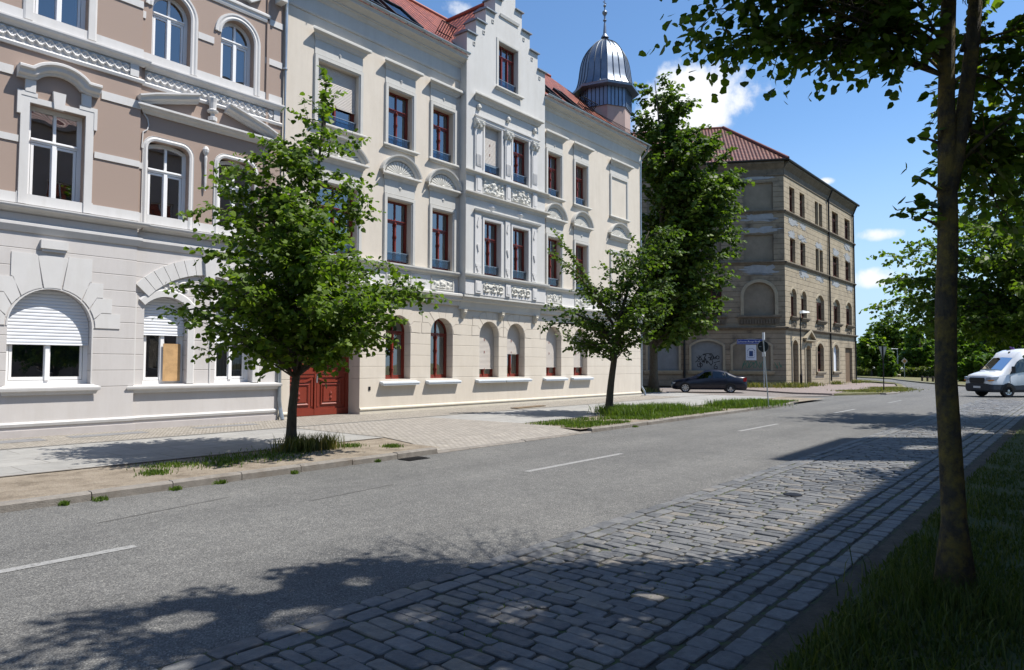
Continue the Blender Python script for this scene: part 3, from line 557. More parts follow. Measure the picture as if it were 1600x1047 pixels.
# ridge found from the photograph: picture point (637,0) lies on it
def ridge(px,py):
    lo,hi=0,14
    for _ in range(50):
        t=(lo+hi)/2; x,z=at_y(px,py,FY+t)
        if z>EZ+(t-EV)*math.tan(PT): lo=t
        else: hi=t
    return t,z
RV,RZ=ridge(640,1)
def P(u,v,z): return (u,FY+v,z)
def rz(v): return EZ+(v-EV)*math.tan(PT)
roof=roofmesh('roof',[[P(10.9,EV,EZ),P(18.55,EV,EZ),P(18.55,RV,RZ),P(10.9,RV,RZ)],[P(23.5,EV,EZ),P(32.6,EV,EZ),P(29.0,RV,RZ),P(23.5,RV,RZ)],[P(18.55,.3,rz(.3)),P(23.5,.3,rz(.3)),P(23.5,RV,RZ),P(18.55,RV,RZ)],
 [P(32.6,EV,EZ),P(32.6,2*RV+.42,EZ),P(29.0,RV,RZ)],[P(32.6,2*RV+.42,EZ),P(10.9,2*RV+.42,EZ),P(10.9,RV,RZ),P(29.0,RV,RZ)]],M_tile,cb)
GC=21.03; GZ=16.9
gv=(GZ-EZ)/math.tan(PT)+EV
dv=lambda z:(z-EZ)/math.tan(PT)+EV
roofmesh('gable_roof',[[P(GC,.2,GZ),P(GC,gv,GZ),P(18.75,dv(14.2),14.2),P(18.75,.2,14.2)],[P(GC,gv,GZ),P(GC,.2,GZ),P(23.3,.2,14.2),P(23.3,dv(14.2),14.2)]],M_tile,cb)
m_=MB(XF); m_.tube([(10.9,RV,RZ+.03),(29.0,RV,RZ+.03)],.09,8); m_.tube([(GC,.25,GZ+.03),(GC,gv,GZ+.03)],.09,8); m_.build('ridge_tiles',mat('ridge_clay',(.28,.07,.045),rough=.5),roof)
# skylights and snow guards lie on the roof slope
ca,sa=math.cos(PT),math.sin(PT)
def slope(u,s,h): return (u,EV+s*ca-h*sa,EZ+s*sa+h*ca)      # s up the slope, h off it
def onroof(name,m,par,boxes,glass=None):
    b=MB(lambda u,s,h:(0,0,0)); b.xf=lambda u,s,h:XF(*slope(u,s,h))
    for q in boxes: b.box(*q)
    return b.build(name,m,par)
for a,b in ((13.4,14.7),(15.1,16.4),(24.1,24.9),(25.9,26.6)):
    f=onroof('skylight',M_iron,roof,[(a,b,.3,.38,.0,.12),(a,b,1.92,2.0,.0,.12),(a,a+.08,.38,1.92,.0,.12),(b-.08,b,.38,1.92,.0,.12)]); onroof('skylight_pane',MATS['balustrade_glass'],f,[(a+.08,b-.08,.38,1.92,.06,.07)])
    onroof('skylight_blind',M_blue,f,[(a+.08,b-.08,.38,1.92,.01,.02)])
for a,b in ((26.8,31.4),):
    bx=[(a,b,.42,.44,.06,.075),(a,b,.42,.44,.24,.26)]; u=a
    while u<b: bx.append((u,u+.015,.42,.44,0,.25)); u+=.11
    onroof('snow_guard',M_iron,roof,bx)
for a,b in ((17.6,18.4),(27.0,28.4)):
    bx=[(a,b,1.1,1.13,.5,.53),(a,b,1.1,1.13,.1,.13)]; u=a
    while u<b: bx.append((u,u+.02,1.1,1.13,0,.52)); u+=.12
    onroof('roof_railing',M_iron,roof,bx)
# corner turret with metal dome
PHD=R(-8); TX,TY=31.3,19.55; TR=1.42
za=lambda y:z_at(945,y,TX,TY)
m_=MB(); m_.lathe((TX,TY,0),[(TR-.06,11.5),(TR-.06,za(176)),],8,PHD); m_.build('turret_wall',mat('dusky_pink_plaster',(.40,.30,.27),var=.06,scale=2),cb)
m_=MB(); m_.lathe((TX,TY,0),[(TR,za(178)),(TR,za(148))],8,PHD); 
m_.build('turret_band',M_band,cb)
m_=MB()
for k in range(8):
    t0=PHD+k*PI/4; t1=t0+PI/4; A=(TX+TR*math.cos(t0),TY+TR*math.sin(t0)); B=(TX+TR*math.cos(t1),TY+TR*math.sin(t1))
    for j in range(5):
        q=j/5; x=A[0]+(B[0]-A[0])*q; y=A[1]+(B[1]-A[1])*q; dx,dy=x-TX,y-TY; l=math.hypot(dx,dy); m_.tube([(x+dx/l*.01,y+dy/l*.01,za(178)),(x+dx/l*.01,y+dy/l*.01,za(148))],.02,4)
m_.build('turret_seams',M_iron,cb)
DZ=za(147); DT=za(62); H=DT-DZ
dp=[(1.80,0),(1.82,.06),(1.66,.12),(1.56,.26),(1.47,.5),(1.41,.8),(1.36,1.15),(1.29,1.5),(1.16,1.85),(.97,2.15),(.72,2.42),(.42,2.62),(.20,2.74),(.13,2.80)]
sc_=H/2.80; dp=[(r,z*sc_) for r,z in dp]
def cr(P,n=5):
    o=[]
    for i in range(len(P)-1):
        p0=P[max(i-1,0)];p1=P[i];p2=P[i+1];p3=P[min(i+2,len(P)-1)]
        for k in range(n):
            t=k/n; o.append(tuple(.5*((2*b)+(c_-a)*t+(2*a-5*b+4*c_-d_)*t*t+(-a+3*b-3*c_+d_)*t**3) for a,b,c_,d_ in zip(p0,p1,p2,p3)))
    return o+[P[-1]]
dp=dp[:3]+cr(dp[2:])[1:]
dome=MB(); dome.lathe((TX,TY,DZ),dp,8,PHD); dome=dome.build('dome',M_lead,cb)
m_=MB(); m_.lathe((TX,TY,DZ-.10),[(1.45,0),(1.84,.02),(1.86,.1),(1.80,.12)],8,PHD); m_.build('dome_eaves',M_band,cb)
m_=MB()
for k in range(8):
    t0=PHD+k*PI/4; t1=t0+PI/4
    for j in range(3):
        q=j/3; pts=[]
        for r,z in dp[2:-1]:
            x=r*(math.cos(t0)*(1-q)+math.cos(t1)*q); y=r*(math.sin(t0)*(1-q)+math.sin(t1)*q); l=math.hypot(x,y); pts.append((TX+x*(1+.01/l),TY+y*(1+.01/l),DZ+z+.01))
        m_.tube(pts,.02,4)
m_.build('dome_seam',mat('seam_metal',(.06,.075,.095),rough=.5,metal=.5),dome)
m_=MB(); zt=za(60); sp=[(.16,0),(.22,.03),(.10,.25),(.07,.75),(.04,1.05),(.10,1.1),(.10,1.14),(.05,1.2),(.05,1.4),(.13,1.55),(.15,1.62),(.13,1.68),(.04,1.78),(.035,1.95),(.09,2.05),(.02,2.15),(.02,2.6),(.005,2.75)]
s2=(za(-8)-zt)/2.75; m_.lathe((TX,TY,zt),[(r,z*s2) for r,z in sp],10); z2=zt+2.25*s2
m_.box(TX-.16,TX+.16,TY-.015,TY+.015,z2-.02,z2+.02); m_.build('finial',M_lead,dome)
# =============== taupe building on the left ===============
tb=thing('taupe_apartment_building','taupe and white plastered apartment house with stucco friezes and white windows','building',(2.0,FY,0))
LB=-.10
def wn(u0,u1,z0,zs,rise=0,vb=0,**k): return window(tb,XF,u0,u1,z0,zs,rise=rise,frame=M_pvc,v=vb+.2,fw=.095,**k)
# left (projecting) part: x < 7.0 ; the bays repeat to the left, out of the picture
LX=[(-1.9,-.24),(1.24,2.9),(4.38,6.04)]
lh=[];
for a,b in LX:
    c=(a+b)/2; lh+=[arch(a,b,1.16,2.47,.86,22),arch(c-.56,c+.56,5.19,7.49,0),arch(c-.56,c+.56,9.36,11.5,0)]
sheet([(-3.5,0),(7.0,0),(7.0,13.6),(-3.5,13.6)],lh,LB,.5,XF,'wall',M_bgr,tb)
rh=[arch(7.25,8.33,1.12,3.12,.24,14),arch(9.10,10.18,1.12,3.12,.24,14)]
def rounded(u0,u1,z0,z1,r=.22,n=5):
    return [(u0,z0),(u1,z0)]+[(u1-r+r*math.cos(t),z1-r+r*math.sin(t)) for t in [PI/2*i/n for i in range(n+1)]]+[(u0+r-r*math.sin(t),z1-r+r*math.cos(t)) for t in [PI/2*i/n for i in range(n+1)]]
rh+=[rounded(7.22,8.28,5.19,7.34),rounded(9.08,10.14,5.19,7.34),arch(7.26,8.24,9.36,10.82,.5,20),arch(9.08,10.06,9.36,10.82,.5,20)]
sheet([(7.0,0),(11.0,0),(11.0,13.6),(7.0,13.6)],rh,0,.45,XF,'wall',M_bgr,tb)
# ground floor
for a,b in LX:
    c=(a+b)/2
    wn(a,b,1.16,2.47,.86,LB+.03,transom=.46,archsplit=False,curtain=M_blue,cgap=0,shutter=.56,shmat=M_shutw,label='arched white window with roller shutter half down' if c>4 else None)
    m_=MB(XF); m_.corn(a-.02,b+.06,[(0,.93),(.05,.93),(.08,1.0),(.12,1.02),(.13,1.07),(.13,1.10),(0,1.15)],LB); m_.build('sill',M_white,tb)
    m_=MB(XF)
    m_.sweep(arch(a,b,1.16,2.47,.86,22)[1:],[(0,0),(0,.012),(.03,.012),(.03,0)],LB,flip=-1)
    r=.87
    voussoirs(m_,c,2.47,r+.02,1.62,R(79),R(101),1,.02,LB)      # keystone wedge
    def st(*pts): m_.prism(list(pts),LB-.02,LB-.0005)
    for s_ in (-1,1):
        def q(t,rr=r+.03): return (c+s_*rr*math.cos(R(t)),2.47+rr*math.sin(R(t)))
        zz=[2.475,2.84,3.20,3.56,4.11]; ue=[1.44,1.25,1.05,.80]; an=[(1,13),(15,30),(32,47),(49,77)]
        for k in range(4):
            a0,a1=an[k]; zl,zh=zz[k]+.008,zz[k+1]-.008; ru=1.25 if k<3 else 1.6
            if k==3: st(q(a0),q(58),q(68),q(a1),(c+s_*.31,zh),(c+s_*ue[k],zh),(c+s_*ue[k],zl),(c+s_*.775,3.572))
            else: st(q(a0),q((a0+a1)/2),q(a1),(c+s_*(r*math.cos(R(a1))+.16),zh),(c+s_*ue[k],zh),(c+s_*ue[k],zl),(c+s_*(r*math.cos(R(a0))+(.0 if k==0 else .18)),zl))
    m_.box(c-.27,c+.27,LB-.09,LB,4.24,4.43); m_.box(c-.23,c+.23,LB-.06,LB,4.18,4.24)
    m_.build('arch_stones',M_white,tb)
for i,(a,b) in enumerate(((7.25,8.33),(9.10,10.18))):
    w=wn(a,b,1.12,3.12,.24,.03,transom=1,shutter=.42 if i==0 else .5,shmat=M_shutw,curtain=M_curt if i else None,cgap=.0,label='white ground floor window with plywood behind one pane' if i==0 else None)
    if i==0:
        m_=MB(XF); m_.box(7.80,8.24,.15,.165,1.19,2.16); m_.build('plywood_panel',M_ply,w)
        m_=MB(XF); m_.lathe((7.42,.42,1.2),[(.09,0),(.11,.24),(.1,.25)],10); m_.build('pot',mat('white_pot',(.6,.6,.62)),w)
    m_=MB(XF); m_.sweep(arch(a,b,1.12,3.12,.24,14)[1:],[(0,0),(0,.05),(.16,.05),(.19,.03),(.20,0)],0,flip=-1); m_.build('window_surround',M_white,tb)
m_=MB(XF); m_.corn(6.98,10.9,[(0,.91),(.06,.91),(.09,.98),(.14,1.01),(.15,1.05),(.15,1.08),(0,1.11)],0); m_.build('sill',M_white,tb)
c=8.87; m_=MB(XF); rr=(1.86**2+.82**2)/(2*.82); a1=math.asin(1.86/rr)
def ap(t,r): return (c+r*math.sin(t),4.44-rr+r*math.cos(t))
N=15
for k in range(N):
    if k==N//2: continue
    t0=-a1+2*a1*k/N+.003; t1=-a1+2*a1*(k+1)/N-.003
    m_.prism([ap(t0,rr-.42),ap(t1,rr-.42),ap(t1,rr),ap(t0,rr)],-.07,0)
m_.prism([(c-.12,3.92),(c+.12,3.92),(c+.17,4.52),(c-.17,4.52)],-.14,0); m_.build('segment_arch',M_white,tb)
m_=MB(XF); 
for a_,b_ in ((7.35,8.35),(9.4,10.4)): relief(XF,a_,b_,3.48,3.86,0,.045,'scroll',.3).build('tympanum_relief',M_white,tb)
for u0,u1 in ((7.02,7.06),(8.48,8.52),(8.94,8.98),(10.36,10.4)): m_=MB(XF); m_.box(u0,u1,-.02,0,1.12,3.4); m_.build('pilaster_strip',M_white,tb)
def run(prof,name='string_course',m=None):
    m_=MB(XF); m_.corn(-3.5,7.0,prof,LB,ends=False); b_=[(7.0+d*.0,z) for d,z in prof]
    n=len(prof); m_.add([(7.0,LB-d,z) for d,z in prof]+[(7.0+d,LB-d,z) for d,z in prof]+[(7.0+d,LB,z) for d,z in prof],[(i,(i+1)%n,(i+1)%n+n,i+n) for i in range(n)]+[(i+n,(i+1)%n+n,(i+1)%n+2*n,i+2*n) for i in range(n)])
    m_.corn(7.0+max(d for d,z in prof)*.6,10.97,prof,0,ends=False); return m_.build(name,m or M_white,tb)
run([(0,.0),(.05,.0),(.05,.16),(0,.16)],'plinth',mat('plinth_grey',(.42,.39,.38),var=.08,scale=3))
run([(0,.24),(.03,.24),(.045,.3),(.02,.34),(0,.34)],'plinth_moulding')
run([(0,4.56),(.03,4.56),(.06,4.62),(.10,4.70),(.10,4.76),(0,4.79)])
run([(0,5.0),(.05,5.0),(.09,5.04),(.20,5.07),(.22,5.11),(.22,5.14),(.17,5.15),(0,5.18)],'sill_cornice')
run([(0,5.19),(.025,5.19),(.025,5.42),(0,5.42)],'white_band')
run([(0,8.68),(.05,8.68),(.07,8.74),(.04,8.78),(0,8.80)])
run([(0,9.10),(.05,9.10),(.09,9.15),(.15,9.19),(.17,9.24),(.17,9.28),(.13,9.3),(0,9.32)],'sill_cornice')
run([(0,9.33),(.025,9.33),(.025,9.55),(0,9.55)],'white_band')
for a,b,v in ((-3.3,-.2,LB),(-.1,3.0,LB),(3.1,6.72,LB),(7.12,10.7,0)):
    relief(XF,a,b,8.80,9.10,v,.06,'guilloche',.36).build('guilloche_frieze',M_white,tb)
    m_=MB(XF); m_.box(b,b+.2,v-.05,v,8.80,9.10); m_.build('frieze_block',M_white,tb)
# flat bands between the windows
def band(u0,u1,z0,z1,v): 
    m_=MB(XF); m_.box(u0,u1,v-.025,v-.0003,z0,z1); m_.build('white_band',M_white,tb)
for z0,z1,zt in ((6.55,6.70,0),(8.02,8.22,1),(10.60,10.78,2),(11.9,12.05,3)):
    cs=[1.07-3.0,2.07,5.21]
    if zt==1: segs=[(-3.5,-2.0),(-.1,1.15),(3.0,4.33),(6.10,7.0)]
    elif zt==3: segs=[(-3.5,7.0)]
    else: segs=[(-3.5,-1.85),(-.33,1.3),(2.82,4.46),(5.98,7.0)]
    for a,b in segs: band(a,b,z0,z1,LB)
band(7.02,7.12,6.55,6.70,0); band(10.62,10.97,8.02,8.22,0); band(8.44,8.88,10.42,10.6,0); band(7.02,7.1,10.42,10.6,0); band(10.42,10.97,10.42,10.6,0); band(10.5,10.97,11.6,11.78,0)
# first floor, left: eared surround and curved hood
for a,b in LX:
    c=(a+b)/2; u0,u1=c-.56,c+.56
    wn(u0,u1,5.19,7.49,0,LB,transom=.66); wn(u0,u1,9.36,11.5,0,LB,transom=.66,curtain=M_curt,cgap=.7)
    m_=MB(XF); m_.box(u0-.17,u0-.001,LB-.05,LB,5.19,7.62); m_.box(u1+.001,u1+.17,LB-.05,LB,5.19,7.62); m_.box(u0-.001,u1+.001,LB-.05,LB,7.491,7.62)
    m_.box(u0-.24,u0-.171,LB-.06,LB,7.2,7.72); m_.box(u0-.171,u0+.14,LB-.06,LB,7.621,7.72); m_.box(u1+.171,u1+.24,LB-.06,LB,7.2,7.72); m_.box(u1-.14,u1+.171,LB-.06,LB,7.621,7.72)
    m_.box(u0-.2,u0-.171,LB-.03,LB,5.19,5.45); m_.box(u1+.171,u1+.2,LB-.03,LB,5.19,5.45)
    m_.prism([(c-.10,7.47),(c+.10,7.47),(c+.13,7.86),(c-.13,7.86)],LB-.09,LB); m_.build('window_surround',M_white,tb)
    m_=MB(XF); m_.box(u0-.1,u0+.1,LB-.07,LB,7.721,8.0); m_.box(u1-.1,u1+.1,LB-.07,LB,7.721,8.0)
    pth=[(u0-.26,8.0),(u0+.02,8.0)]+[(c+.46*math.sin(t)*1.05,7.86+.46*math.cos(t)*.82) for t in [R(-62)+R(124)*k/12 for k in range(13)]]+[(u1-.02,8.0),(u1+.26,8.0)]
    m_.sweep(pth,[(0,0),(0,.1),(.05,.12),(.08,.2),(.16,.22),(.19,.28),(.24,.28),(.26,.25),(.26,0)],LB,flip=1); m_.build('window_hood',M_white,tb)
    m_=MB(XF); m_.sweep([(u1,9.36),(u1,11.5),(u0,11.5),(u0,9.36)],[(0,0),(0,.05),(.14,.05),(.18,.03),(.19,0)],LB,flip=-1); m_.build('window_surround',M_white,tb)
# first floor, right: coupled windows under a broken pediment
for u0,u1 in ((7.22,8.28),(9.08,10.14)):
    window(tb,XF,u0,u1,5.19,7.34-.12,rise=.12,frame=M_pvc,v=.18,fw=.095,transom=.66,curtain=M_curt if u0>9 else None,cgap=.6)
    m_=MB(XF); m_.sweep(rounded(u0,u1,5.19,7.34)[1:]+[(u0,5.19)],[(0,0),(0,.035),(.05,.05),(.1,.02),(.12,.03),(.13,0)],0,flip=-1); m_.build('window_surround',M_white,tb)
m_=MB(XF); m_.corn(7.12,10.58,[(0,7.98),(.05,7.98),(.09,8.03),(.16,8.06),(.2,8.11),(.24,8.12),(.24,8.17),(0,8.2)],0)
RK=[(0,0),(0,.1),(.05,.13),(.08,.24),(.15,.26),(.18,.32),(.22,.32),(.22,0)]
m_.sweep([(6.98,8.14),(7.35,8.28),(8.45,8.60)],RK,0,flip=1); m_.sweep([(9.2,8.60),(10.3,8.28),(10.62,8.14)],RK,0,flip=1); m_.build('broken_pediment',M_white,tb)
m_=MB(XF); m_.lathe((8.82,-.14,8.22),[(.12,0),(.12,.1),(.06,.13),(.05,.2),(.14,.24),(.15,.28),(.09,.32),(.10,.5),(.12,.62),(.06,.66)],10); m_.build('pediment_urn',M_white,tb)
m_=MB(XF); m_.lathe((8.70,-.05,6.3),[(.02,0),(.035,.2),(.03,.6),(.045,.9),(.03,.96),(.08,1.05),(.09,1.12),(.05,1.2),(.02,1.22)],8); m_.build('drop_ornament',M_white,tb)
m_=MB(XF)
for s_,x0 in ((1,7.10),(-1,10.52)):
    pts=[(x0,7.98),(x0+s_*.10,7.86),(x0+s_*.13,7.7),(x0+s_*.10,7.58),(x0,7.5),(x0-s_*.02,7.1),(x0+s_*.04,7.08),(x0+s_*.04,5.45)]
    m_.sweep(pts,[(-.012,0),(-.012,.03),(.012,.03),(.012,0)],0)
m_.build('outline_moulding',M_white,tb)
for u0,u1 in ((7.26,8.24),(9.08,10.06)):
    window(tb,XF,u0,u1,9.36,10.82,rise=.5,frame=M_pvc,v=.2,fw=.095,transom=.7,archsplit=False)
    m_=MB(XF); m_.sweep(arch(u0,u1,9.36,10.82,.5,20)[1:],[(0,0),(0,.03),(.04,.05),(.09,.03),(.13,.05),(.18,.05),(.19,0)],0,flip=-1); m_.build('window_surround',M_white,tb)
m_=MB(XF); m_.corn(7.02,10.44,[(0,11.62),(.03,11.62),(.05,11.68),(.05,11.74),(.09,11.78),(.09,11.84),(.04,11.88),(0,11.9)],0); m_.build('string_course',M_white,tb)
m_=MB(XF); m_.box(10.44,10.52,-.05,0,5.42,13.4); m_.build('edge_strip',M_brown,tb)
relief(XF,7.3,9.9,12.0,12.5,0,.12,'scroll',.5).build('attic_relief',M_white,tb)
m_=MB(XF); m_.prism([(9.55,12.55),(9.75,12.02),(9.9,11.98),(10.25,12.22),(10.2,12.3),(9.95,12.2),(10.1,12.45),(10.0,12.5),(9.85,12.25),(9.7,12.6)],-.14,0); m_.build('cartouche',M_white,tb)
m_=MB(XF); m_.corn(-3.5,10.97,[(0,12.9),(.1,12.9),(.15,13.1),(.35,13.2),(.45,13.35),(.45,13.5),(0,13.55)],0,ends=False); m_.box(10.70,10.9,-.36,0,12.3,12.9); m_.box(6.6,6.85,-.4,-.1,12.3,12.9); m_.build('eaves_cornice',M_white,tb)
m_=MB(XF); m_.box(-3.5,11.0,11.6,12,0,13.6); m_.box(-3.5,-3.2,.41,11.6,0,13.6); m_.box(10.7,10.999,.46,11.6,0,13.6); m_.build('side_wall',M_shell,tb)
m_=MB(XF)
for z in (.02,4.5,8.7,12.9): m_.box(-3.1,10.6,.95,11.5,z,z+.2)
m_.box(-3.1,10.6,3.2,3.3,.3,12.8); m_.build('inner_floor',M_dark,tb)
roofmesh('roof',[[P(-3.6,-.4,13.55),P(10.95,-.4,13.55),P(10.95,6,18.5),P(-3.6,6,18.5)],[P(10.95,12.4,13.55),P(-3.6,12.4,13.55),P(-3.6,6,18.5),P(10.95,6,18.5)]],M_tile,tb)
# =============== house behind the camera: its shade lies over the near pavement ===============
nb=thing('shading_apartment_house','grey rendered apartment house on the near side of the street, outside the picture','building',(8,-4.3,0))
XN=lambda u,v,w:(u,-4.3-v,w)
sheet([(-16,0),(26.2,0),(26.2,13.9),(-16,13.9)],[arch(x,x+1.1,z,z+1.9,0) for x in np.arange(-14.5,25,2.6) for z in (1.3,5.2,9.1)],0,.4,XN,'wall',M_shell,nb)
sheet([(19.9,13.9),(24.9,13.9),(24.9,19.7),(19.9,19.7)],[arch(21.8,23,15,17,0)],0,.4,XN,'gable',M_shell,nb)
for x in np.arange(-14.5,25,2.6):
    for z in (1.3,5.2,9.1):
        w=MB(XN); w.sweep([(x,z),(x+1.1,z),(x+1.1,z+1.9),(x,z+1.9)],[(0,-.15),(.07,-.15),(.07,-.22),(0,-.22)],0,closed=True); w.box(x+.52,x+.58,.15,.22,z+.07,z+1.83); w=w.build('window',M_pvc,nb)
        q=MB(XN); q.add([(x+.05,.19,z+.05),(x+1.05,.19,z+.05),(x+1.05,.19,z+1.85),(x+.05,.19,z+1.85)],[(0,1,2,3)]); q.build('pane',M_glass,w,fix=False)
m_=MB(XN); m_.box(-16,26.2,9.6,10,0,13.9); m_.box(-16,-15.7,.41,9.6,0,13.9); m_.box(25.9,26.19,.41,9.6,0,13.9); m_.box(-15.7,25.8,.6,9.5,3,3.2); m_.box(-15.7,25.8,.6,9.5,8,8.2); m_.box(-16,26.2,-.3,.5,13.9,14.1); m_.build('side_wall',M_shell,nb)
roofmesh('roof',[[(-16,-4.0,14.1),(26.2,-4.0,14.1),(26.2,-9.3,16.2),(-16,-9.3,16.2)],[(26.2,-14.4,14.1),(-16,-14.4,14.1),(-16,-9.3,16.2),(26.2,-9.3,16.2)]],M_tile,nb)
# =============== ground ===============
RZ0=-.10
def gmat(name,build):
    m=bpy.data.materials.new(name); m.use_nodes=True; t=m.node_tree; b=t.nodes['Principled BSDF']; tc=nd(t,'ShaderNodeTexCoord'); build(t,b,tc.outputs['Object']); MATS[name]=m; return m
def noise(t,vec,scale,det=4,rough=.6):
    n=nd(t,'ShaderNodeTexNoise'); n.inputs['Scale'].default_value=scale; n.inputs['Detail'].default_value=det; n.inputs['Roughness'].default_value=rough; lk(t,vec,n.inputs['Vector']); return n.outputs['Fac']
def ramp(t,fac,stops):
    r=nd(t,'ShaderNodeValToRGB'); lk(t,fac,r.inputs[0]); e=r.color_ramp.elements
    while len(e)<len(stops): e.new(.5)
    for x,(p,c) in zip(e,stops): x.position=p; x.color=tuple(c)+(1,)
    return r.outputs[0]
def mixc(t,f,a,b,mode='MIX'):
    n=nd(t,'ShaderNodeMixRGB',blend_type=mode)
    for i,v in zip((0,1,2),(f,a,b)):
        if isinstance(v,(int,float)): n.inputs[i].default_value=v
        elif isinstance(v,tuple): n.inputs[i].default_value=v+(1,)
        else: lk(t,v,n.inputs[i])
    return n.outputs[0]
def bumpn(t,b,h,dist=.01,s=1.):
    bp=nd(t,'ShaderNodeBump'); bp.inputs['Strength'].default_value=s; bp.inputs['Distance'].default_value=dist; lk(t,h,bp.inputs['Height']); lk(t,bp.outputs[0],b.inputs['Normal'])
def asphalt(t,b,v):
    vo=nd(t,'ShaderNodeTexVoronoi'); vo.inputs['Scale'].default_value=105; lk(t,v,vo.inputs['Vector'])
    bw=nd(t,'ShaderNodeRGBToBW'); lk(t,vo.outputs['Color'],bw.inputs[0])
    c=ramp(t,bw.outputs[0],[(.12,(.065,.065,.066)),(.5,(.122,.122,.121)),(.75,(.165,.164,.160)),(.96,(.30,.295,.28))])
    big=ramp(t,noise(t,v,.35,5,.7),[(.3,(.80,.80,.80)),(.7,(1.08,1.07,1.05))])
    c=mixc(t,1.,c,big,'MULTIPLY'); ml=nd(t,'ShaderNodeMapping'); ml.inputs['Scale'].default_value=(.05,.9,1); lk(t,v,ml.inputs['Vector']); c=mixc(t,1.,c,ramp(t,noise(t,ml.outputs[0],1.2,5,.6),[(.35,(.87,.87,.87)),(.65,(1.07,1.07,1.06))]),'MULTIPLY'); mid=ramp(t,noise(t,v,6,5,.7),[(.35,(.88,.88,.88)),(.65,(1.08,1.08,1.07))]); c=mixc(t,1.,c,mid,'MULTIPLY')
    # long bitumen-sealed cracks
    mp=nd(t,'ShaderNodeMapping'); mp.inputs['Scale'].default_value=(.12,1.1,1); lk(t,v,mp.inputs['Vector'])
    cr=noise(t,mp.outputs[0],1.3,3,.5); crm=nd(t,'ShaderNodeMapRange'); crm.inputs['From Min'].default_value=.0; crm.inputs['From Max'].default_value=.004; crm.inputs['To Min'].default_value=1; crm.inputs['To Max'].default_value=0; lk(t,math_node(t,'ABSOLUTE',math_node(t,'SUBTRACT',cr,.43)),crm.inputs['Value'])
    gate=math_node(t,'GREATER_THAN',noise(t,v,.5,2,.5),.57)
    c=mixc(t,math_node(t,'MULTIPLY',math_node(t,'MULTIPLY',crm.outputs[0],gate),.35),c,(.06,.058,.055)); lk(t,c,b.inputs['Base Color']); b.inputs['Roughness'].default_value=.85; b.inputs['Specular IOR Level'].default_value=.35
    bumpn(t,b,math_node(t,'SUBTRACT',1.,vo.outputs['Distance']),.006,.8)
M_asph=gmat('asphalt',asphalt)
def slabs(cw,ch,c1,c2,cm,mort=.02,rough=.8,grass=0.,rot=0.,wob=.0,nz_=3.):
    def f(t,b,v):
        mp=nd(t,'ShaderNodeMapping'); mp.inputs['Rotation'].default_value=(0,0,rot); lk(t,v,mp.inputs['Vector']); vec=mp.outputs[0]
        if wob:
            nn=nd(t,'ShaderNodeTexNoise'); nn.inputs['Scale'].default_value=nz_; lk(t,vec,nn.inputs['Vector'])
            sc=nd(t,'ShaderNodeVectorMath',operation='MULTIPLY_ADD'); lk(t,nn.outputs['Color'],sc.inputs[0]); sc.inputs[1].default_value=(wob,wob,0); lk(t,vec,sc.inputs[2]); vec=sc.outputs[0]
        br=nd(t,'ShaderNodeTexBrick'); br.inputs['Scale'].default_value=1; br.inputs['Brick Width'].default_value=cw; br.inputs['Row Height'].default_value=ch; br.inputs['Mortar Size'].default_value=mort; br.inputs['Mortar Smooth'].default_value=.3
        br.inputs['Color1'].default_value=tuple(c1)+(1,); br.inputs['Color2'].default_value=tuple(c2)+(1,); br.inputs['Mortar'].default_value=tuple(cm)+(1,); br.inputs['Bias'].default_value=0; lk(t,vec,br.inputs['Vector'])
        n=ramp(t,noise(t,v,2.5,6,.7),[(.3,(.82,.82,.82)),(.7,(1.12,1.12,1.10))]); c=mixc(t,1.,br.outputs['Color'],n,'MULTIPLY')
        if grass:
            g=noise(t,v,1.7,5,.7); mr=nd(t,'ShaderNodeMapRange'); mr.inputs['From Min'].default_value=.55; mr.inputs['From Max'].default_value=.62; lk(t,g,mr.inputs['Value']); c=mixc(t,math_node(t,'MULTIPLY',mr.outputs[0],math_node(t,'MULTIPLY',br.outputs['Fac'],grass)),c,(.07,.09,.03))
        lk(t,c,b.inputs['Base Color']); b.inputs['Roughness'].default_value=rough; b.inputs['Specular IOR Level'].default_value=.3
        fine=noise(t,v,50,3,.6); bumpn(t,b,math_node(t,'ADD',math_node(t,'MULTIPLY',math_node(t,'SUBTRACT',1.,br.outputs['Fac']),1.),math_node(t,'MULTIPLY',fine,.25)),.012,.8)
    return f
M_slab=gmat('pavement_slabs',slabs(1.1,.82,(.25,.247,.24),(.29,.285,.275),(.17,.16,.145),.008))
M_mosaic=gmat('small_stone_paving',slabs(.09,.085,(.24,.22,.195),(.33,.305,.275),(.19,.17,.14),.012,wob=.05,nz_=5))
M_drive=gmat('driveway_setts',slabs(.15,.13,(.25,.232,.212),(.31,.288,.262),(.21,.19,.165),.018,wob=.05,nz_=4,rot=.05))
M_bset=gmat('side_street_setts',slabs(.9,.24,(.20,.175,.165),(.26,.23,.22),(.09,.08,.07),.035,rot=R(45),wob=.08,nz_=1.5))
M_pinkp=gmat('pink_paving',slabs(.22,.12,(.22,.18,.172),(.26,.215,.20),(.16,.13,.12),.01))
def soil(t,b,v):
    c=ramp(t,noise(t,v,2.2,8,.72),[(.3,(.10,.078,.056)),(.48,(.215,.178,.135)),(.7,(.29,.25,.20))]); c=mixc(t,1.,c,ramp(t,noise(t,v,40,3,.6),[(.3,(.75,.75,.75)),(.7,(1.15,1.15,1.15))]),'MULTIPLY')
    lk(t,c,b.inputs['Base Color']); b.inputs['Roughness'].default_value=.95; bumpn(t,b,noise(t,v,22,6,.7),.04,.7)
M_soil=gmat('sandy_soil',soil)
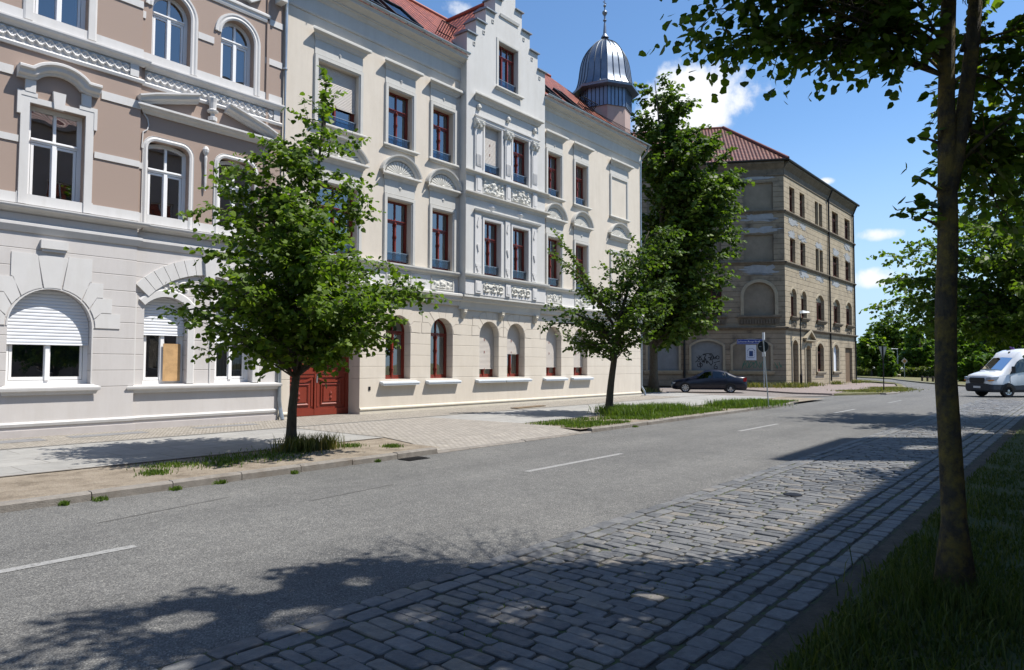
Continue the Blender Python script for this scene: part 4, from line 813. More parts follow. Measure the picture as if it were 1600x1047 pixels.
def dirt(t,b,v):
    c=ramp(t,noise(t,v,5,8,.7),[(.3,(.035,.028,.02)),(.7,(.10,.085,.062))]); lk(t,c,b.inputs['Base Color']); b.inputs['Roughness'].default_value=.95; bumpn(t,b,noise(t,v,30,5,.7),.03,.7)
M_dirt=gmat('dark_earth',dirt)
def turf(t,b,v):
    c=ramp(t,noise(t,v,3,8,.75),[(.28,(.035,.055,.014)),(.5,(.065,.09,.024)),(.72,(.12,.105,.055))]); lk(t,c,b.inputs['Base Color']); b.inputs['Roughness'].default_value=.95; bumpn(t,b,noise(t,v,35,5,.7),.06,.8)
M_turf=gmat('turf',turf)
def verge(t,b,v):
    c=ramp(t,noise(t,v,.6,8,.7),[(.3,(.07,.09,.025)),(.5,(.13,.125,.05)),(.7,(.20,.17,.095))]); lk(t,c,b.inputs['Base Color']); b.inputs['Roughness'].default_value=.95; bumpn(t,b,noise(t,v,20,5,.7),.08,.8)
M_verge=gmat('dry_verge',verge)
def flat(name,polys,z,m,kind='structure',th=0.,sub=0):
    mb=MB()
    for p in polys:
        if th: mb.vprism(p,z-th,z)
        else: mb.add([(a,b,z) for a,b in p],[tuple(range(len(p)))])
    o=mb.build(name,m,None,fix=bool(th)); tag(o,kind=kind)
    if not th:
        for p in o.data.polygons:
            if p.normal.z<0: p.flip()
    return o
rect=lambda a,b,c,d:[(a,c),(b,c),(b,d),(a,d)]
flat('ground',[rect(-400,1500,-900,900)],-.125,M_verge)
G=gnd
# carriageway with the junction, drawn as one outline
road=[(-60,4.0),(-60,9.75),(31.2,9.75),(33,10.2),(35,12.0),(36.2,13.6)]+[G(x,y,RZ0) for x,y in ((1290,619.5),(1320,616.5),(1350,615),(1385,614.8),(1402,613.5),(1414,611),(1418.5,607.5),(1416,603.5),(1409,600),(1398,597.6),(1370,594.6),(1347,593.2))]+[(92,22.5),(100,36),(128,60),(150,52),(118,26)]+[G(x,y,RZ0) for x,y in ((1385,591.5),(1403,593.5),(1440,597.5),(1475,600.5),(1520,603.5),(1600,608))]+[(75,-8),(70,-40),(58,-40),(52,-5),(44,1.4),(30,1.4),(30,3.9)]
flat('carriageway',[road],RZ0,M_asph)
def edge_paint(t,b,v):
    n=noise(t,v,35,4,.7); c=ramp(t,n,[(.36,(.12,.12,.118)),(.5,(.25,.25,.245))]); lk(t,c,b.inputs['Base Color']); b.inputs['Roughness'].default_value=.7
M_paint=gmat('worn_road_paint',edge_paint)
flat('road_markings',[rect(a,a+3,6.94,7.06) for a in (-9.22,-.22,8.78,17.8,26.8)]+[rect(36,39,6.95,7.05)],RZ0+.004,M_paint)
flat('road_patch',[[(5.1,7.6),(6.6,7.72),(6.6,7.76),(5.1,7.63)],[(2.9,8.3),(4.6,8.62),(4.6,8.65),(2.9,8.33)],[(22.3,8.0),(23.4,8.25),(23.5,8.2),(24.4,8.15),(23.4,8.32),(22.3,8.04)]],RZ0+.004,mat('bitumen_seal',(.105,.103,.10),var=.3,scale=8))
# far pavement
flat('pavement',[rect(-60,36,12.06,15.75)],.004,M_slab)
flat('soil_strip',[rect(-60,9.6,9.86,12.2),rect(14.6,36.2,9.86,12.2),rect(33,36.2,12.2,18.0),rect(9.6,14.6,10.6,12.2)],-.002,M_soil)
flat('house_front_paving',[rect(-60,11.3,15.75,18.1),rect(11.3,14.0,15.75,18.7),rect(14.0,33,15.75,18.1)],.008,M_mosaic)
dv_=MB(); dv_.add([(9.5,9.85,-.068),(14.8,9.85,-.068),(14.8,10.7,.0115),(9.6,10.7,.0115),(14.9,12.06,.0115),(14.6,15.6,.0115),(9.9,15.6,.0115),(10.0,12.06,.0115),(9.5,9.85,-.12),(9.5,10.7,-.12),(14.8,9.85,-.12),(14.8,10.7,-.12)],[(0,1,2,3),(3,2,4,7),(7,4,5,6),(0,3,9,8),(1,10,11,2)]); tag(dv_.build('driveway',M_drive),kind='structure')
flat('repair_patch',[rect(5.4,7.0,17.0,17.5),rect(8.2,9.9,17.1,17.5),rect(3.4,4.9,16.9,17.5)],.012,mat('dark_patch',(.17,.17,.175),var=.2,scale=5))
flat('pavement_edge_strip',[rect(-60,9.9,11.98,12.06),rect(14.8,33,11.98,12.06)],.012,mat('edging_stone',(.17,.155,.14),var=.2,scale=5))
flat('slab_joint_strip',[rect(-60,36,15.72,15.80)],.013,mat('joint_grey',(.19,.18,.17),var=.2,scale=5))
flat('side_pavement',[[(33,16),(36,15.5),(37.5,18),(36,36),(33,36)]],.0,M_slab)
# kerb stones, one mesh, laid in lengths
def kerbstone(name,segs,m,h=.11,w=.15,step=1.0,dz=RZ0):
    mb=MB(); g=random.Random(3)
    for (x0,y0),(x1,y1) in segs:
        L=math.hypot(x1-x0,y1-y0); n=max(1,int(round(L/step))); dx,dy=(x1-x0)/L,(y1-y0)/L; nx,ny=-dy*w,dx*w
        for i in range(n):
            a=i*L/n+.006; b=(i+1)*L/n-.006; e=g.uniform(-.006,.006); hh=h+g.uniform(-.006,.006); A=(x0+dx*a,y0+dy*a); B=(x0+dx*b,y0+dy*b); ox,oy=-dy*e,dx*e
            p=[(A[0]+ox,A[1]+oy),(B[0]+ox,B[1]+oy),(B[0]+nx,B[1]+ny),(A[0]+nx,A[1]+ny)]; q=.025
            mb.add([(a_,b_,dz-.05) for a_,b_ in p]+[(a_,b_,dz+hh-q) for a_,b_ in p]+[(p[0][0]-dy*q,p[0][1]+dx*q,dz+hh),(p[1][0]-dy*q,p[1][1]+dx*q,dz+hh),(p[2][0],p[2][1],dz+hh),(p[3][0],p[3][1],dz+hh)],[(0,1,5,4),(1,2,6,5),(2,3,7,6),(3,0,4,7),(4,5,9,8),(5,6,10,9),(6,7,11,10),(7,4,8,11),(8,9,10,11)])
    o=mb.build(name,m); tag(o,kind='structure'); return o
M_kerb=mat('kerb_granite',(.19,.175,.158),var=.22,scale=7,bump=.4,bscale=60,rough=.85,col2=(.12,.10,.08),c2scale=2,c2lo=.5,c2hi=.75)
kerbstone('kerb',[((-20,9.72),(9.4,9.72)),((14.9,9.72),(30.5,9.72)),((30.5,9.72),(32.8,10.1)),],M_kerb)
kerbstone('dropped_kerb',[((32.8,10.1),(35,11.9)),((35,11.9),(36.3,13.8))],M_kerb,h=.045)
kerbstone('dropped_kerb',[((9.4,9.72),(14.9,9.72))],M_kerb,h=.035)
# side street
sst=[(36.0,13.7),(36.4,16),(36.2,21),(30,28),(20,38),(30,46),(44,32),(49.5,24.5),(52.0,17.4),(53.2,16.2),(55,14.0)]+[G(x,y,RZ0) for x,y in ((1340,613.5),(1320,616),(1290,619))]
flat('side_street',[sst],RZ0+.008,M_bset)
pk=[G(x,y) for x,y in ((1225,612.3),(1240,613.2),(1300,615.0),(1345,608.5),(1372,605),(1400,603),(1398,600.5),(1340,597.3))]+[(71.8,16.9),(53.2,17.2),(50.6,21.5),(48.6,21)]
flat('corner_pavement',[pk],.0,M_pinkp,th=.1)
vg=[G(x,y) for x,y in ((1303,615.8),(1345,609),(1375,605.3),(1402,603.4),(1400,599.5),(1370,596.6),(1345,595.2),(1345,594.0),(1375,595.6),(1398,598.2),(1408,601.2),(1412,604.5),(1409,608.5),(1400,611.6),(1385,613.5),(1350,614.6))]
flat('corner_verge',[vg],.012,M_verge,th=.11)
kb=[G(x,y) for x,y in ((1385,614.2),(1402,612.9),(1413,609.8),(1417.5,606.5),(1414.5,602.5),(1408,600),(1398,598))]
kerbstone('corner_kerb',list(zip(kb[:-1],kb[1:])),M_kerb,w=-.6 if False else .35,h=.09)
# far side of the junction
fk=[G(x,y) for x,y in ((1392,591.6),(1403,593.2),(1440,597.2),(1475,600.2),(1520,603.2),(1600,607.7))]
kerbstone('far_kerb',list(zip(fk[:-1],fk[1:])),M_kerb,w=.3,h=.13,step=2)
flat('far_verge',[fk+[(78,-10),(140,-30),(260,10),(240,110),(150,70),(130,40)]],.02,M_verge,th=.14)
# parking lane of stone setts: real stones
def stones(name,rows,m):
    mb=MB(); g=random.Random(5); V=[];F=[]
    for (x0,x1,y0,y1) in rows:
        c=((x0+x1)/2,(y0+y1)/2); e=.0085; z=RZ0+.018+g.uniform(-.005,.005); tx,ty=g.uniform(-.03,.03),g.uniform(-.03,.03)
        j=lambda:g.uniform(-.011,.011); p=[(x0+e+j(),y0+e+j()),(x1-e+j(),y0+e+j()),(x1-e+j(),y1-e+j()),(x0+e+j(),y1-e+j())]
        b=len(V); q=.009; r=g.uniform(.012,.026)
        oct_=[]
        for i in range(4):
            a=p[i]; nx_=p[(i+1)%4]; pv=p[i-1]
            la=math.hypot(nx_[0]-a[0],nx_[1]-a[1]); lb=math.hypot(pv[0]-a[0],pv[1]-a[1])
            oct_+=[(a[0]+(pv[0]-a[0])/lb*r,a[1]+(pv[1]-a[1])/lb*r),(a[0]+(nx_[0]-a[0])/la*r,a[1]+(nx_[1]-a[1])/la*r)]
        zz=lambda u,v:z+(u-c[0])*tx+(v-c[1])*ty
        for u,v in oct_: V.append((u,v,RZ0-.02))
        for u,v in oct_: V.append((u,v,zz(u,v)-.007))
        for u,v in oct_:
            l=math.hypot(u-c[0],v-c[1]); V.append((u-(u-c[0])/l*q,v-(v-c[1])/l*q,zz(u,v)))
        V.append((c[0],c[1],z+.002))
        for i in range(8):
            k=(i+1)%8; F+=[[b+i,b+k,b+8+k,b+8+i],[b+8+i,b+8+k,b+16+k,b+16+i],[b+16+i,b+16+k,b+24]]
    me=bpy.data.meshes.new(name); me.from_pydata(V,[],F); me.materials.append(m); o=bpy.data.objects.new(name,me); COL.objects.link(o); tag(o,kind='structure')
    for p in me.polygons: p.use_smooth=False
    return o
def settm(t,b,v):
    g=nd(t,'ShaderNodeNewGeometry'); c=ramp(t,g.outputs['Random Per Island'],[(0,(.085,.088,.093)),(.4,(.115,.118,.122)),(.8,(.145,.146,.147)),(.95,(.165,.15,.13))])
    c=mixc(t,1.,c,ramp(t,noise(t,v,9,6,.7),[(.3,(.72,.72,.74)),(.7,(1.2,1.2,1.18))]),'MULTIPLY'); lk(t,c,b.inputs['Base Color']); lk(t,ramp(t,noise(t,v,14,4,.6),[(.3,(.5,.5,.5)),(.7,(.8,.8,.8))]),b.inputs['Roughness']); b.inputs['Specular IOR Level'].default_value=.5; bumpn(t,b,noise(t,v,28,6,.7),.014,.8)
M_sett=gmat('granite_setts',settm)
g=random.Random(11); rows=[]
x=.4
while x<43:
    w=g.uniform(.105,.155) if x<30 else .15; y=2.14+g.uniform(-.02,.02)-g.uniform(0,.0); first=True
    ye=3.76
    yy=2.15
    while yy<ye-.02:
        l=g.uniform(.21,.33) if not first else g.uniform(.12,.30); first=False
        if ye-(yy+l)<.1: l=ye-yy
        rows.append((x,x+w,yy,yy+l)); yy+=l
    x+=w
for y0,y1,ls in ((3.77,3.93,(.2,.3)),(3.935,4.10,(.22,.34)),(1.96,2.135,(.16,.26)),(1.765,1.94,(.18,.28)),(1.56,1.745,(.18,.26))):
    x=.4
    while x<43:
        l=g.uniform(*ls); rows.append((x,x+l,y0,y1)); x+=l
stones('sett_paving',rows,M_sett)
def joint(t,b,v):
    c=ramp(t,noise(t,v,6,6,.7),[(.35,(.025,.022,.018)),(.5,(.05,.045,.033)),(.6,(.055,.078,.024))]); lk(t,c,b.inputs['Base Color']); b.inputs['Roughness'].default_value=.95; bumpn(t,b,noise(t,v,60,3,.6),.01,.8)
flat('sett_bedding',[rect(-30,43.1,1.54,4.11)],RZ0+.007,gmat('joint_sand',joint))
flat('earth_edge',[rect(-30,60,1.28,1.55)],RZ0+.006,M_dirt)
flat('lawn',[rect(-30,60,-4.3,1.34)],RZ0+.03,M_turf)
m_=MB(); m_.lathe((9.45,3.0,RZ0+.012),[(.12,0),(.12,.022),(.10,.026)],14); o=m_.build('valve_cover',M_iron); tag(o,'small round iron cover set among the sunlit granite setts','cover')
bx_,by_=gnd(826,637); bd_=thing('plank','short brown board lying flat on the pavement below the arched windows','board',(bx_,by_,.012))
m_=MB(xfm((bx_,by_),.1)); m_.box(-1.0,1.0,-.16,.16,.016,.045); m_.box(-.7,.9,.17,.24,.016,.035); m_.build('board',mat('weathered_plank',(.15,.11,.07),var=.3,scale=6),bd_)
gx0,gy0=gnd(622,714,RZ0); m_=MB(xfm((gx0,9.5),0)); m_.box(-.25,.25,-.16,.16,RZ0+.004,RZ0+.014)
for k in range(9): m_.box(-.21+k*.05,-.185+k*.05,-.12,.12,RZ0+.0141,RZ0+.022)
o=m_.build('gully_grate',M_iron); tag(o,'iron gully grate in the road by the dropped kerb','drain grate')
# grass blades
def blades(name,area,n,h,col,seed=0,z=RZ0+.02,lean=.5,wd=.006,clump=0,label=None):
    g=np.random.RandomState(seed)
    if callable(area): xy=area(g,n)
    else: xy=np.stack([g.uniform(area[0],area[1],n),g.uniform(area[2],area[3],n)],1)
    n=len(xy); hh=h*(.5+g.rand(n)*.8); a=g.rand(n)*2*PI; d=g.randn(n,2)*lean*hh[:,None]*.6; w=wd*(.7+.8*g.rand(n)); px=np.cos(a)*w; py=np.sin(a)*w
    V=np.zeros((n,5,3)); V[:,0]=np.stack([xy[:,0]-px,xy[:,1]-py,np.full(n,z)],1); V[:,1]=np.stack([xy[:,0]+px,xy[:,1]+py,np.full(n,z)],1)
    V[:,2]=np.stack([xy[:,0]+px*.8+d[:,0]*.35,xy[:,1]+py*.8+d[:,1]*.35,z+hh*.6],1); V[:,3]=np.stack([xy[:,0]-px*.8+d[:,0]*.35,xy[:,1]-py*.8+d[:,1]*.35,z+hh*.6],1); V[:,4]=np.stack([xy[:,0]+d[:,0],xy[:,1]+d[:,1],z+hh*(1-.25*g.rand(n))],1)
    me=bpy.data.meshes.new(name); me.vertices.add(n*5); me.vertices.foreach_set('co',V.reshape(-1))
    q=np.arange(n)*5; quad=np.stack([q,q+1,q+2,q+3],1); tri=np.stack([q+3,q+2,q+4],1)
    li=np.concatenate([quad.reshape(-1),tri.reshape(-1)]); me.loops.add(len(li)); me.loops.foreach_set('vertex_index',li.astype(np.int32))
    me.polygons.add(2*n); ls=np.concatenate([np.arange(n)*4,4*n+np.arange(n)*3]); me.polygons.foreach_set('loop_start',ls.astype(np.int32)); me.polygons.foreach_set('loop_total',np.concatenate([np.full(n,4),np.full(n,3)]).astype(np.int32)); me.update(calc_edges=True); me.materials.append(col)
    o=bpy.data.objects.new(name,me); COL.objects.link(o); tag(o,label,None,None,'stuff'); return o
G_green=leafmat('grass_green',(.034,.056,.013),(.085,.105,.028),.3,.6)
G_dry=leafmat('grass_dry',(.07,.09,.022),(.17,.155,.06),.3,.6)
G_lush=leafmat('grass_lush',(.045,.085,.014),(.10,.15,.025),.35,.5)
def near(g,n):
    x=2.2+g.exponential(5.5,n); y=1.38-np.abs(g.rand(n))**1.1*np.clip(2.4,0,9); k=(x<45)&(y<1.36+g.randn(n)*.03)&(np.sin(x*2.3+y*3.1)+np.sin(x*5.1-y*4.3)+g.randn(n)*.7>-.9); return np.stack([x[k],y[k]],1)
blades('lawn_grass',near,52000,.062,G_green,1,RZ0+.02)
blades('tall_lawn_grass',lambda g,n:np.stack([2.4+g.exponential(3.,n),1.25-g.exponential(.45,n)],1),2600,.20,G_green,2,RZ0+.02,lean=.7,wd=.004)
def edge_g(g,n): return np.stack([5.9+g.randn(n)*.28,.73+g.randn(n)*.28],1)
blades('trunk_foot_grass',edge_g,1100,.20,G_green,3,RZ0+.02,wd=.004)
def tufts(cs,sd=.1):
    def f(g,n):
        k=g.randint(0,len(cs),n); c=np.array(cs)[k]; return c[:,:2]+g.randn(n,2)*sd*(c[:,2:3] if c.shape[1]>2 else 1)
    return f
# weeds on the soil strip (far side)
blades('strip_grass',lambda g,n:np.stack([g.uniform(14.7,31.5,n),9.95+np.abs(g.beta(1.6,2.2,n))*2.0],1)[lambda a:(np.sin(a[:,0]*1.3)+np.sin(a[:,1]*5+a[:,0]*2.7)+g.randn(n)*.6>-.6)|(a[:,0]<24)] if False else (lambda a:a[(np.sin(a[:,0]*1.7)+np.sin(a[:,1]*4+a[:,0]*2.9)>-.3)|((a[:,0]>18.3)&(a[:,0]<23.5))])(np.stack([g.uniform(14.7,32.5,n),9.92+g.beta(1.4,1.8,n)*1.9],1)),22000,.10,G_lush,4,0.0,wd=.008)
blades('tall_strip_grass',tufts([(20.6,12.2,3.6),(19.8,11.9,3.),(21.6,11.6,4.),(19.2,11.2,3.),(22.5,11.3,4.)]),6500,.30,G_lush,5,0.0,wd=.008)
blades('sign_foot_grass',tufts([(27.2,10.6,5.),(28.5,10.5,5.),(26.3,10.6,4.)]),4200,.26,G_lush,6,0.0,wd=.009)
blades('soil_grass',tufts([(6.6,11.0,3),(6.0,11.4,2.5),(5.6,10.9,2.2),(7.0,11.5,3),(5.0,11.3,2),(4.5,10.7,1),(8.5,11.3,1.2),(9.0,10.6,1)]),3000,.06,G_lush,7,0.0,wd=.006)
blades('tree_foot_weeds',tufts([(7.45,11.35,2.3),(7.65,11.5,2.0),(7.25,11.45,1.8),(8.0,11.3,1.5)],.08),900,.30,G_dry,8,0.0,lean=.35,wd=.007)
blades('kerb_weeds',tufts([(5.0,9.68,.7),(6.2,9.67,.6),(4.35,9.66,.7),(3.4,9.65,.8),(17,9.68,1),(7.9,9.68,.4),(3.0,9.66,.5)],.05),800,.06,G_lush,9,RZ0,wd=.006)
blades('joint_grass',lambda g,n:(lambda a:a[(a[:,1]>2.2)&(np.sin(a[:,0]*2.1)*np.sin(a[:,1]*4.3)>.1)])(np.stack([g.uniform(2,30,n),g.uniform(2.2,4.0,n)],1)),5200,.022,G_lush,10,RZ0+.006,wd=.004)
def wallw(g,n):
    x=g.uniform(53,72,n); k=np.sin(x*2.1)+np.sin(x*.9+1)>.2; return np.stack([x[k],16.75-.02*(x[k]-53)-g.exponential(.28,k.sum())],1)
blades('wall_weeds',wallw,1900,.34,G_dry,12,0.0,wd=.02)
blades('corner_weeds',tufts([(50.6,19.2,7),(51.6,17.8,7),(49.8,20.6,7),(52.4,16.6,5),(48,22,6)]),1900,.40,G_dry,13,0.0,wd=.022)
blades('corner_grass',lambda g,n:(lambda a:a)(np.stack([g.uniform(46,60,n),g.uniform(9.3,11.3,n)],1))[:0] if False else tufts([(47.5,10.7,7),(50,10.0,7),(53,10.1,7),(56,10.8,6)])(g,n),4200,.10,G_dry,14,0.0,wd=.02)
blades('tree_pit_weeds',tufts([(36.8,20.6,5),(35.9,20.9,5),(37.6,21.4,4)]),1300,.35,G_dry,15,-.05,wd=.02)
# =============== derelict corner building ===============
C0=(52.68,17.06); XR=xfm(C0,R(-1)); XL=xfm(C0,R(-62))
ob=thing('derelict_corner_building','four storey derelict corner building of stained ochre stone with boarded windows and hipped roof','building',(C0[0],C0[1],0))
OCH=(.325,.272,.195)
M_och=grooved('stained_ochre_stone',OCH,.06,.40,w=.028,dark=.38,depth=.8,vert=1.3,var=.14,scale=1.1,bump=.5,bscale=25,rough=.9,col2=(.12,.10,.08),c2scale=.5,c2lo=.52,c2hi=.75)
M_ochsh=grooved('shaded_sooty_ochre_stone',(.235,.195,.142),.06,.40,w=.028,dark=.38,depth=.8,vert=1.3,var=.16,scale=1.1,bump=.5,bscale=25,rough=.9,col2=(.075,.066,.058),c2scale=.7,c2lo=.50,c2hi=.70)  # left face's shade painted into a darker copy of the ochre stone; irregular soot patches
M_ochd=mat('weathered_stone_trim',(.13,.11,.085),var=.3,scale=3,bump=.4,bscale=30,rough=.9)
M_ocht=mat('pale_stone_frame',(.30,.26,.19),var=.15,scale=3,bump=.3,bscale=30,rough=.9)
M_patch=mat('bare_mortar_patch',(.27,.285,.30),var=.12,scale=3,bump=.3,bscale=30,rough=.9)
M_board=mat('grey_board',(.17,.185,.195),var=.12,scale=2,rough=.7)
M_infill=mat('plastered_infill',(.20,.172,.132),var=.18,scale=1.3,bump=.4,bscale=30,rough=.9)
M_brdoor=mat('brown_board',(.14,.095,.06),var=.2,scale=3,rough=.8)
M_redbr=mat('dark_red_frame',(.09,.03,.02),var=.2,scale=5,rough=.6)
RW=[(1.2,2.4),(3.6,4.8),(7.45,9.4),(12.25,14.1),(16.2,17.95)]
RG=[(1.35,2.6,.12,3.2,.4),(4.45,5.65,.12,2.95,.3),(7.3,9.05,1.12,3.1,.4),(11.85,13.55,1.12,3.1,.4)]
hs=[arch(a,b,13.55,15.5,0) for a,b in RW]+[arch(a,b,9.62,11.48,0) for a,b in RW]+[arch(a,b,5.4,7.15,.42,10) for a,b in RW]+[arch(a,b,c,d,e,10) for a,b,c,d,e in RG]+[arch(15.7,18.0,.1,3.28,0)]
sheet([(0,0),(19.4,0),(19.4,17.05),(0,17.05)],hs,0,.5,XR,'wall',M_och,ob)
LWn=[(-3.83,-1.11),(-6.9,-4.57),(-10.2,-7.85),(-13.4,-11.1)]
hl=[arch(-2.95,-.78,13.5,15.6,0),arch(-2.95,-.78,9.6,11.6,0),arch(-3.0,-.75,5.45,6.9,1.05,14),arch(-6.7,-4.6,5.4,7.6,0),arch(-6.7,-4.6,9.6,11.6,0),arch(-6.7,-4.6,13.5,15.6,0),arch(-10.2,-8.1,9.6,11.6,0),arch(-10.2,-8.1,5.4,7.6,0),arch(-10.2,-8.1,13.5,15.6,0)]+[arch(a,b,1.25,3.1,.4,12) for a,b in LWn]
sheet([(-17,0),(0,0),(0,17.05),(-17,17.05)],hl,0,.5,XL,'wall',M_ochsh,ob)
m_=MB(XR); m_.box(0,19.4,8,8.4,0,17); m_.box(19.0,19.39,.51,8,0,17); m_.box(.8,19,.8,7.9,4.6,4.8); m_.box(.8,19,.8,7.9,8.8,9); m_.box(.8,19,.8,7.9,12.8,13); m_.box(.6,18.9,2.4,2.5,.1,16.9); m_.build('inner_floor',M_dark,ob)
m_=MB(XL); m_.box(-17,-16.6,.51,8,0,17); m_.box(-17,-1,8,8.4,0,17); m_.box(-16.5,-.8,1.6,1.7,.1,16.9); m_.build('side_wall',M_shell,ob)
M_old=glassy('dusty_glass',(.25,.25,.24),.12)
def oldwin(xf,a,b,z0,zs,rise=0,cols=2,lab=None):
    return window(ob,xf,a,b,z0,zs,rise,v=.22,frame=M_redbr,glass=M_old,cols=cols,fw=.10,transom=.68,label=lab)
for i,(a,b) in enumerate(RW):
    oldwin(XR,a,b,13.55,15.5); oldwin(XR,a,b,9.62,11.48); oldwin(XR,a,b,5.4,7.15,.42)
    m_=MB(XR); m_.corn(a-.1,b+.1,[(0,5.12),(.1,5.12),(.2,5.3),(.24,5.32),(.24,5.4),(0,5.42)],0); m_.build('sill',M_ochd,ob)
    m_=relief(XR,a+.02,b-.02,4.62,5.1,0,.06,'blob',seed=i); m_.build('sill_apron',M_ochd,ob)
    m_=MB(XR); m_.sweep(arch(a,b,5.4,7.15,.42,10)[1:],[(0,0),(0,.05),(.12,.05),(.14,0)],0,flip=-1); m_.prism(arch(a+.05,b-.05,7.0,7.15,.38,10),.18,.21); m_.build('window_surround',M_ocht,ob)
    if i==2:
        for z0,z1 in ((13.55,15.5),(9.62,11.48)):
            m_=MB(XR); m_.box(8.3,8.5,.0,.2,z0,z1); m_.build('stone_mullion',M_ocht,ob)
for a,b,z0,zs,r in RG:
    if z0<1: m_=MB(XR); m_.prism(arch(a+.03,b-.03,z0,zs,r,10),.28,.33); m_.box(a+.1,b-.1,.25,.28,z0+.2,1.2); m_.box(a+.1,b-.1,.25,.28,1.4,2.3); m_.build('door_leaf',M_brdoor if a<2 else M_infill,ob)
    elif a<8: oldwin(XR,a,b,z0,zs,r)
    else: m_=MB(XR); m_.prism(arch(a+.02,b-.02,z0,zs,r,10),.2,.24); m_.box(a+.2,a+.35,.19,.2,2.3,2.5); m_.build('white_board',mat('white_board',(.55,.58,.62),var=.06),ob)
    m_=MB(XR); m_.sweep(arch(a,b,z0,zs,r,10)[1:]+[(a,z0)],[(0,0),(0,.06),(.2,.06),(.22,0)],0,flip=-1); m_.build('window_surround',M_ocht,ob)
    if z0>1: m_=MB(XR); m_.corn(a-.1,b+.1,[(0,.85),(.1,.85),(.18,1.0),(.2,1.1),(0,1.12)],0); m_.build('sill',M_ocht,ob)
m_=MB(XR); m_.box(15.7,18.0,.2,.25,.1,3.28); m_.build('gate_board',M_brdoor,ob)
m_=MB(XR); m_.corn(4.1,6.0,[(0,3.5),(.1,3.5),(.3,3.6),(.3,3.68),(0,3.7)],0); m_.sweep([(3.9,3.7),(5.05,4.35),(6.2,3.7)],[(0,0),(0,.32),(.14,.32),(.14,0)],0,flip=1); m_.build('door_pediment',M_ocht,ob)
for xf,a,b in ((XR,.0,19.4),(XL,-17,0.0)):
    for z,d in ((13.25,.16),(9.35,.16),(4.35,.24)):
        m_=MB(xf); m_.corn(a,b,[(0,z-.05),(.04,z-.05),(d*.5,z+.05),(d,z+.1),(d,z+.18),(0,z+.22)],0,ends=False)
        m_.build('string_course',M_ochd,ob)
    m_=MB(xf); m_.corn(a,b,[(0,16.1),(.05,16.1),(.05,16.2),(.02,16.25),(.02,16.6),(.25,16.9),(.35,17.0),(.35,17.12),(0,17.15)],0,ends=False); m_.build('eaves_cornice',M_ochd if xf is XR else M_ochd,ob)
    m_=MB(xf); m_.corn(a-.3 if a<0 else a-.1,b+.3,[(.32,17.12),(.46,17.12),(.5,17.2),(.48,17.28),(.32,17.26)],0,ends=False); m_.build('gutter',M_iron,ob)
for (a,b) in ((-3.0,-.7),):
    m_=MB(XL); m_.sweep([(-3.0,5.45),(-3.0,6.9)]+[(-1.875+1.125*math.cos(t),6.9+1.05*math.sin(t)) for t in [PI-PI*k/14 for k in range(15)]]+[(-.75,5.45)],[(0,0),(0,.07),(.22,.07),(.25,0)],0,flip=1); m_.build('window_surround',M_ocht,ob)
for a,b,z0,z1 in ((-2.95,-.78,13.5,15.6),(-2.95,-.78,9.6,11.6),(-3.0,-.75,5.45,7.95),(-6.7,-4.6,9.6,11.6),(-6.7,-4.6,13.5,15.6),(-10.2,-8.1,13.5,15.6),(-10.2,-8.1,9.6,11.6)):
    m_=MB(XL); m_.box(a-.05,b+.05,.16,.45,z0-.05,z1+.05); m_.build('walled_up_opening',M_infill,ob)
for a,b in ((-6.7,-4.6),(-10.2,-8.1)): oldwin(XL,a,b,5.4,7.6,cols=3)
for i,(a,b) in enumerate(LWn):
    m_=MB(XL); m_.box(a-.05,b+.05,.14,.45,1.2,3.6); m_.build('window_board',M_board if i else M_infill,ob)
    m_=MB(XL); m_.corn(a-.15,b+.15,[(0,.95),(.08,.95),(.14,1.1),(.16,1.2),(0,1.24)],0); m_.build('sill',M_ocht,ob)
    m_=MB(XL); m_.sweep(arch(a,b,1.25,3.1,.4,12)[1:]+[(a,1.25)],[(0,0),(0,.05),(.16,.05),(.18,0)],0,flip=-1); m_.build('window_surround',M_ocht,ob)
for a,b in ((-3.3,-.5),(-6.95,-4.35)):
    m_=MB(XL); m_.corn(a,b,[(0,4.75),(.05,4.75),(.08,5.2),(.2,5.28),(.2,5.42),(0,5.45)],0)
    u=a+.1
    while u<b-.1: m_.box(u,u+.1,-.14,-.05,4.78,5.15); u+=.2
    m_.build('sill_apron',M_ochd,ob)
# bare mortar patches where ornament has fallen off: thin plaster coats with ragged outlines
def patch(xf,c,z,w,h,seed):
    g=random.Random(seed); n=40; P=[(c+w/2*math.copysign(abs(math.cos(t))**.6,math.cos(t))*g.uniform(.45,1.12),z+h/2*math.copysign(abs(math.sin(t))**.6,math.sin(t))*g.uniform(.4,1.15)) for t in [2*PI*k/n for k in range(n)]]
    m_=MB(xf); m_.prism(P,-.016,.0); m_.build('mortar_patch',M_patch,ob)
k=0
for a,b in RW:
    for z in (11.8,12.8,8.95):
        k+=1
        if k in (3,8,11): continue
        patch(XR,(a+b)/2+random.Random(k).uniform(-.25,.25),z,(b-a)+random.Random(k+50).uniform(.2,1.1),.5+random.Random(k+9).uniform(0,.35),k)
for c,z,w,h in ((-1.8,12.9,2.9,.7),(-1.85,11.95,3.3,.5),(-1.8,8.9,3,.8),(-1.8,15.95,2.8,.35)): k+=1; patch(XL,c,z,w,h,k)
for u in (10.85,18.75):
    m_=MB(XR); m_.tube([(u,-.45,17.0),(u,-.12,16.2),(u,-.12,.3)],.07,8); m_.build('drain_pipe',M_iron,ob)
m_=MB(XL); m_.tube([(-7.43,-.1,4.4),(-7.43,-.1,.1)],.08,8); m_.build('drain_pipe',M_iron,ob)
